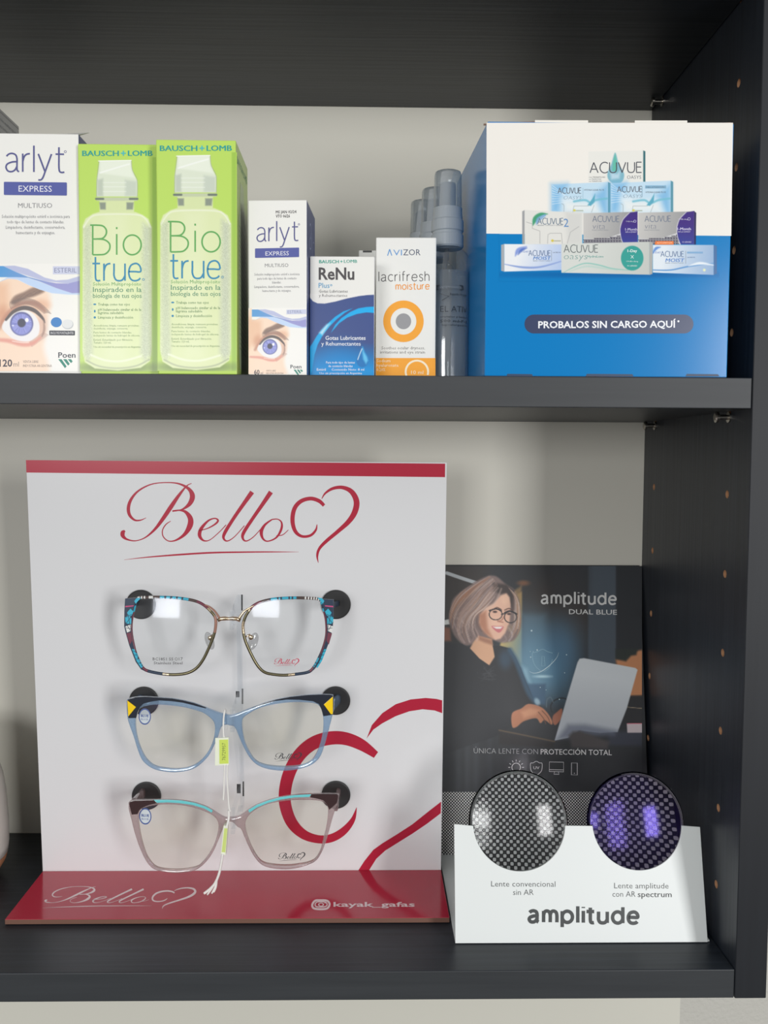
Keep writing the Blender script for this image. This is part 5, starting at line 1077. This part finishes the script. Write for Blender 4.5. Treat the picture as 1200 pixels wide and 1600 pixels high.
for q, c, wd, al in (
    ([(560, 160), (430, 260), (330, 380), (240, 500), (150, 640)], (176, 146, 132), 5, .8), ([(600, 190), (480, 300), (400, 440), (300, 540), (180, 600)], (200, 176, 164), 5, .8), ([(640, 240), (540, 360), (500, 470), (380, 560)], (150, 122, 112), 5, .9),
    ([(660, 290), (560, 420), (470, 520), (360, 600)], (194, 168, 156), 5, .85), ([(700, 300), (640, 440), (560, 520), (440, 560)], (206, 182, 168), 4.5, .85), ([(560, 250), (470, 370), (400, 500)], (86, 68, 64), 3, .8), ([(640, 330), (580, 440), (480, 530)], (92, 74, 70), 2.5, .7),
    ([(340, 300), (200, 440), (130, 560)], (176, 120, 82), 4, .8), ([(300, 360), (170, 500), (110, 640)], (190, 136, 96), 3, .7), ([(180, 640), (260, 700), (300, 820), (330, 920)], (206, 188, 184), 5, .85), ([(150, 720), (200, 820), (270, 930)], (186, 160, 156), 4, .8),
    ([(280, 620), (330, 740), (380, 860), (340, 930)], (150, 126, 122), 4, .9), ([(370, 640), (380, 740), (430, 840), (410, 910)], (196, 168, 160), 4, .8), ([(300, 690), (310, 800), (350, 880)], (90, 72, 70), 2.4, .7), ([(410, 620), (420, 720), (470, 800)], (96, 74, 68), 3, .7),
    ([(860, 340), (890, 460), (895, 580)], (196, 152, 108), 4, .8), ([(900, 470), (915, 600), (900, 760)], (206, 196, 186), 3.5, .85), ([(850, 560), (860, 700), (820, 860)], (178, 160, 152), 5, .85), ([(790, 760), (830, 840), (790, 910)], (200, 190, 188), 4, .85), ([(740, 850), (760, 900), (720, 925)], (160, 144, 140), 4, .8), ([(820, 330), (845, 450), (840, 560)], (84, 62, 54), 3, .8)):
    p.line(w_(q), c, wd*.55, 1.6, al*.6)
def strands(ga, gb, n, pal):                                     # fine hair between two guide curves
    A, B = [np.array(smooth_pts(g, False, 6)) for g in (ga, gb)]
    ti = np.linspace(0, 1, 14); rs = lambda G: np.stack([np.interp(ti, np.linspace(0, 1, len(G)), G[:, k]) for k in (0, 1)], 1); A, B = rs(A), rs(B)
    for _ in range(n):
        t_ = rng.uniform(-.12, 1.12); i0 = int(rng.integers(0, 7)); i1 = int(rng.integers(i0+4, 14))
        C = (A*(1-t_)+B*t_)[i0:i1+1]+rng.normal(0, 5, (1, 2)); c = np.array(pal[int(rng.integers(0, len(pal)))])+rng.normal(0, 8)
        m_ = len(C); p.line(w_([(x, y, 9*math.sin(math.pi*(k+.5)/m_)) for k, (x, y) in enumerate(C)]), c, 1, .5, rng.uniform(.3, .7), smooth=False)
HG = [[(540, 150), (380, 240), (200, 380), (105, 560), (95, 690)], [(570, 165), (420, 280), (270, 440), (160, 600), (130, 780)], [(610, 190), (470, 310), (350, 460), (230, 610), (190, 800), (250, 930)],
      [(650, 240), (540, 370), (430, 520), (330, 620), (280, 760), (330, 930)], [(690, 290), (600, 430), (500, 530), (400, 610), (370, 740), (420, 880)]]
light = [(206, 186, 176), (186, 162, 152), (152, 126, 118), (98, 78, 74), (168, 128, 104)]
strands(HG[0], HG[1], 34, light+[(176, 118, 80), (150, 96, 66)]); strands(HG[1], HG[2], 46, light); strands(HG[2], HG[3], 50, light); strands(HG[3], HG[4], 46, light+[(212, 190, 178)])
strands([(770, 275), (850, 370), (868, 520), (850, 700), (790, 880)], [(815, 300), (900, 450), (922, 620), (905, 780), (850, 890)], 44, light+[(196, 150, 108), (210, 200, 194)])
p.line(w_([(600, 545), (650, 520), (700, 545)]), (88, 62, 56), 1.6, .8); p.line(w_([(740, 550), (790, 530), (830, 550)]), (88, 62, 56), 1.6, .8)
p.ell(*w_([(625, 570)])[0], 3.4, 1.6, (64, 46, 44), .8); p.ell(*w_([(790, 595)])[0], 3.0, 1.6, (64, 46, 44), .8)
p.line(w_([(735, 620), (700, 670), (655, 680), (720, 692)]), (160, 104, 86), 1.6, .8, .85)
p.poly(w_([(585, 740), (650, 738), (722, 740), (715, 775), (680, 812), (640, 800)]), (196, 112, 116), 1, smooth=True); p.poly(w_([(600, 745), (715, 745), (690, 768), (640, 768)]), (240, 228, 222), .8)
for cx, cy, rx, ry, a0, a1 in ((634, 600, 76, 64, 0, 360), (808, 632, 72, 66, 0, 360)):
    p.line(w_([(cx+rx*math.cos(math.radians(a)), cy+ry*math.sin(math.radians(a))) for a in range(a0, a1+1, 30)]), (40, 40, 44), 1.5, .5)
p.line(w_([(705, 600), (735, 590)]), (40, 40, 44), 2, .5, smooth=False); p.line(w_([(560, 555), (640, 535), (700, 560)]), (40, 40, 44), 2, .5); p.line(w_([(740, 580), (800, 560), (880, 595)]), (40, 40, 44), 2.4, .5)
p.ell(*w_([(800, 760)])[0], 4.5, 6, (150, 130, 110), .6, .5)
# jumper
jum = [(690, 1004), (722, 1006), (734, 1013), (749, 1029), (764.5, 1040), (773, 1027), (770, 1009), (782, 1009), (797, 1013), (806, 1027), (814, 1044), (823, 1067), (834, 1092), (846, 1104), (826, 1100), (806, 1110), (799, 1136), (776, 1150), (690, 1180)]
p.poly(jum, (40, 42, 46), 1.0); p.line([(797, 1016), (806, 1032), (815, 1054), (826, 1082), (838, 1098)], (58, 92, 118), 8, 3.5, .8); p.ell(790, 1030, 10, 14, (54, 80, 102), 7, .7)
for k in range(22): p.line([(752+rng.uniform(-10, 26), 1040+rng.uniform(0, 22)), (752+rng.uniform(-6, 26), 1044+rng.uniform(0, 22))], (66, 68, 72), .8, .5, .6)
# hands
p.poly(l_([(105, 650), (180, 610), (240, 573), (340, 598), (400, 655), (432, 715), (425, 742), (370, 705), (335, 730), (300, 690), (200, 715), (140, 762), (105, 757)]), (176, 118, 88), 1.0, smooth=True)
p.poly(l_([(180, 640), (250, 605), (330, 620), (300, 660), (200, 690)]), (206, 150, 116), 4, .7); p.line(l_([(320, 640), (360, 690), (380, 735)]), (110, 70, 52), 1.2, .7); p.line(l_([(350, 630), (395, 680), (415, 730)]), (110, 70, 52), 1.2, .7)
p.poly(l_([(438, 672), (470, 640), (512, 612), (505, 690), (460, 745), (436, 720)]), (156, 98, 76), 1, smooth=True); p.ell(*l_([(310, 555)])[0], 4, 6, (180, 205, 215), 2, .7, -.5)
p.line(l_([(430, 640), (420, 590), (450, 545), (510, 525), (550, 535)]), (36, 40, 44), 2, .8); p.line(l_([(385, 600), (390, 540), (420, 520), (440, 560)]), (110, 128, 138), 1.2, .7, .7)
p.line(l_([(0, 788), (200, 828), (450, 880)]), (96, 82, 64), 2.4, .9); p.poly(l_([(0, 800), (450, 890), (440, 930), (0, 900)]), (44, 42, 42), 3)
# laptop
p.poly(l_([(1060, 505), (1250, 500), (1250, 740), (1010, 740)]), (42, 42, 44), 2, .9); p.poly(l_([(1040, 735), (1250, 730), (1250, 808), (1045, 808)]), (196, 184, 186), .9); p.line(l_([(1045, 735), (1240, 731)]), (220, 110, 130), 1, .5); p.line(l_([(1030, 598), (1190, 612)]), (166, 150, 124), .9, .5)
p.poly(l_([(638, 235), (655, 205), (690, 200), (1110, 280), (1128, 295), (1090, 430), (1040, 610), (965, 802), (820, 810), (650, 790), (560, 850), (452, 872), (510, 670), (580, 430)]), (208, 213, 216), .8, grad=((172, 177, 183), l_([(780, 350)])[0], l_([(700, 830)])[0]))
p.poly(l_([(470, 860), (560, 740), (700, 740), (960, 790), (940, 830), (600, 850)]), (100, 106, 122), 6, .75)
p.poly(l_([(570, 830), (600, 800), (660, 795), (760, 830), (900, 880), (880, 940), (590, 930)]), (74, 70, 70), 4)
p.make('photo_print', st, PL, MATT_PAINT, lift=1, gain=1.2, label='printed photo of a woman in glasses typing on a laptop')
P = Print(PL, 3); wt = ink((226, 226, 224)); wg = ink((178, 180, 180)); cy2 = ink((150, 190, 206))
P.mono('ampliτude', 846, 962, 942.8, 12.8, 3.0, wt, dy=1.4, gap=.42); P.text('DUAL BLUE', 889, 964, 959.4, 7.6, wt, bold=.012, dy=1)
P.cut('brand_lettering', st); P.text('ÚNICA LENTE CON', 740.3, 840.6, 1177, 8.4, wg, bold=-.014, dy=1.4); P.text('PROTECCIÓN TOTAL', 844.8, 956, 1178.6, 8.4, wt, bold=.006, dy=1.4)
P.cut('card_lettering', st); sx, sy = 806.5, 1199; P.ring(sx, sy, 7.2, 6.1, wt)
for i in range(12):
    a = i*math.pi/6; P.stroke([(sx+9.2*math.cos(a), sy+9.2*math.sin(a)), (sx+12.2*math.cos(a), sy+12.2*math.sin(a))], wt, 1, smooth=False)
P.stroke([(838, 1189.5), (843, 1192), (847, 1193), (846.5, 1203), (843, 1208), (838, 1211), (833, 1208), (829.5, 1203), (829, 1193), (833, 1192)], wt, .9, closed=True); P.text('UV', 833.4, 843, 1201.8, 4.4, wt, bold=.01)
for q in ([(858.4, 1190.5), (880.6, 1191), (880.6, 1206), (858.2, 1205.4)],): P.stroke(q, wt, .9, closed=True, smooth=False)
P.stroke([(858.4, 1202.4), (880.6, 1203)], wt, .8, smooth=False); P.stroke([(866.5, 1206), (865.5, 1209.6), (873.6, 1209.8), (872.4, 1206.2)], wt, .8, smooth=False)
P.stroke([(893, 1192), (902, 1192.2), (902, 1211), (892.8, 1210.6)], wt, .9, closed=True, smooth=False); P.disc(897.4, 1208.2, .7, .7, wt)
P.cut('icon_print', st, 'row of four white icons'); P.stroke(f_([(532, 562), (560, 556), (592, 542), (622, 556), (650, 564)]), cy2, .8); P.stroke(f_([(532, 562), (534, 600), (550, 640), (580, 668)]), cy2, .8); P.stroke(f_([(650, 600), (630, 650), (600, 672)]), cy2, .7)
P.stroke(f_([(514, 672, 1), (545, 682, 3), (590, 668, 5), (640, 630, 4), (675, 590, 2.5), (686, 560, 1)]), ink((206, 228, 234))); P.stroke(f_([(588, 584), (602, 584), (603, 612), (606, 640), (585, 640), (588, 612)]), cy2, .7, closed=True, smooth=False)
for x, y, r in ((527, 433, 2.4), (522, 588, 1.6), (560, 546, 2), (519, 555, 1), (732, 574, 1.6), (721, 680, 1.3), (578, 765, 1.3), (612, 780, 1), (690, 835, 1.7), (537, 555, .9)): P.disc(690+x/3.75, 870+y/3.75, r*.6, r*.6, ink((200, 222, 230)), n=14)
P.make('shield_print', st, 'pale shield outline with sparkles')
P = Print(Plane(FP.O+FP.N*.0006, FP.U, FP.V), 1); g = ink((72, 76, 76)); gd = ink((54, 58, 58))
P.text('Lente convencional', 767.4, 867.8, 1385.2, 8.8, g, bold=-.004, dy=.4); P.text('sin AR', 801.6, 833.8, 1398.4, 8.8, g, bold=-.004)
P.cut('caption_lettering', st); P.text('Lente amplitude', 959.6, 1044.6, 1388, 8.8, g, bold=-.004, dy=.4); P.text('con AR', 957, 993, 1401.2, 8.8, g, bold=-.004); P.text('spectrum', 996.6, 1049.4, 1401.6, 8.8, gd, bold=.016, dy=.2)
P.cut('caption_lettering', st); P.mono('ampliτude', 826.3, 996.6, 1440.6, 17.6, 5.5, gd, dy=2.2, gap=.44); P.make('brand_lettering', st)

# ---- the two sample lenses resting behind the cut-outs
def sample_lens(label, c, r, m, Rf, tedge, edge=None):
    off = FP.N*-.0034; V2 = FP.V; U2 = FP.U; N2 = FP.N; n = 72; rings = 14
    t = c+off; vs, fs = [], []
    sag = lambda q, R: math.sqrt(R*R-q*q)-math.sqrt(R*R-r*r)
    for side, R in ((1, Rf), (-1, Rf*6)):
        b0 = len(vs); vs.append(t+N2*(side*(sag(0, R)+tedge/2)))
        for k in range(1, rings+1):
            q = r*k/rings
            for i in range(n):
                a = 2*math.pi*i/n; vs.append(t+U2*(q*math.cos(a))+V2*(q*math.sin(a))+N2*(side*(sag(q, R)+tedge/2)))
        for i in range(n):
            j = (i+1) % n; fs.append((b0, b0+1+i, b0+1+j) if side == 1 else (b0, b0+1+j, b0+1+i))
            for k in range(rings-1):
                a = b0+1+k*n; q4 = (a+i, a+n+i, a+n+j, a+j); fs.append(q4 if side == 1 else q4[::-1])
    f0 = 1+(rings-1)*n; f1 = f0+1+rings*n
    for i in range(n): j = (i+1) % n; fs.append((f0+i, f1+i, f1+j, f0+j))
    o = mesh('sample_lens', vs, fs, m, None, smooth=True, origin=tuple(c+off)); tag(o, label, 'lens', 'round sample lenses'); return o
def resin(name, tint, gcol, g0):
    m = bpy.data.materials.new(name); m.use_nodes = True; nt = m.node_tree; nt.nodes.clear()
    out = nt.nodes.new('ShaderNodeOutputMaterial'); rf = nt.nodes.new('ShaderNodeBsdfRefraction'); rf.inputs['Color'].default_value = (*lin(tint), 1); rf.inputs['IOR'].default_value = 1.5; rf.inputs['Roughness'].default_value = 0
    g = nt.nodes.new('ShaderNodeBsdfGlossy'); g.inputs['Roughness'].default_value = .11; g.inputs[0].default_value = (*gcol, 1)
    lw = nt.nodes.new('ShaderNodeLayerWeight'); lw.inputs[0].default_value = .5; pw = nt.nodes.new('ShaderNodeMath'); pw.operation = 'POWER'; pw.inputs[1].default_value = 5; nt.links.new(lw.outputs['Facing'], pw.inputs[0])
    ad = nt.nodes.new('ShaderNodeMath'); ad.operation = 'MULTIPLY_ADD'; ad.inputs[1].default_value = .5; ad.inputs[2].default_value = g0; nt.links.new(pw.outputs[0], ad.inputs[0])
    mx = nt.nodes.new('ShaderNodeMixShader'); nt.links.new(ad.outputs[0], mx.inputs[0]); nt.links.new(rf.outputs[0], mx.inputs[1]); nt.links.new(g.outputs[0], mx.inputs[2]); nt.links.new(mx.outputs[0], out.inputs[0]); return m
LG1 = resin('clear_lens_resin', (250, 252, 252), (1, 1, 1), .022); LG2 = resin('coated_lens_resin', (240, 236, 242), (.32, .24, 1.0), .03)
sample_lens('clear round sample lens in the left cut-out, above the words sin AR', lenses[1][0], lenses[1][1], LG1, .112, .0012)
sample_lens('violet-coated round sample lens in the right cut-out, beside the shelf panel', lenses[0][0], lenses[0][1], LG2, .106, .0012)

# ================================================================== WHITE DIFFUSER AT THE LEFT EDGE
cx, cyd, R = -0.5475, 0.118, 0.0535
t = thing('aroma_diffuser', 'white rounded diffuser with a wood grain base at the left edge', 'diffuser', (cx, cyd, ZB+.0003))
zz0 = ZB+.0003
v, f = lathe([(R*.80, 0), (R*.88, .004), (R*.97, .012), (R*1.0, .018)], cx, cyd, zz0, 72)
WB = veneer('light_wood_grain', (1, 1, .05), (150, 92, 62), (196, 140, 104), .5); mesh('wooden_base', v, f, WB, t, smooth=True)
v, f = lathe([(R*1.0, .018), (R*1.012, .024), (R*1.012, .04), (R*.985, .062), (R*.95, .075), (R*.88, .088), (R*.76, .098), (R*.55, .106), (R*.3, .110), (R*.05, .111)], cx, cyd, zz0, 72)
mesh('body', v, f, mat('white_gloss_plastic', (232, 228, 220), .3), t, smooth=True)
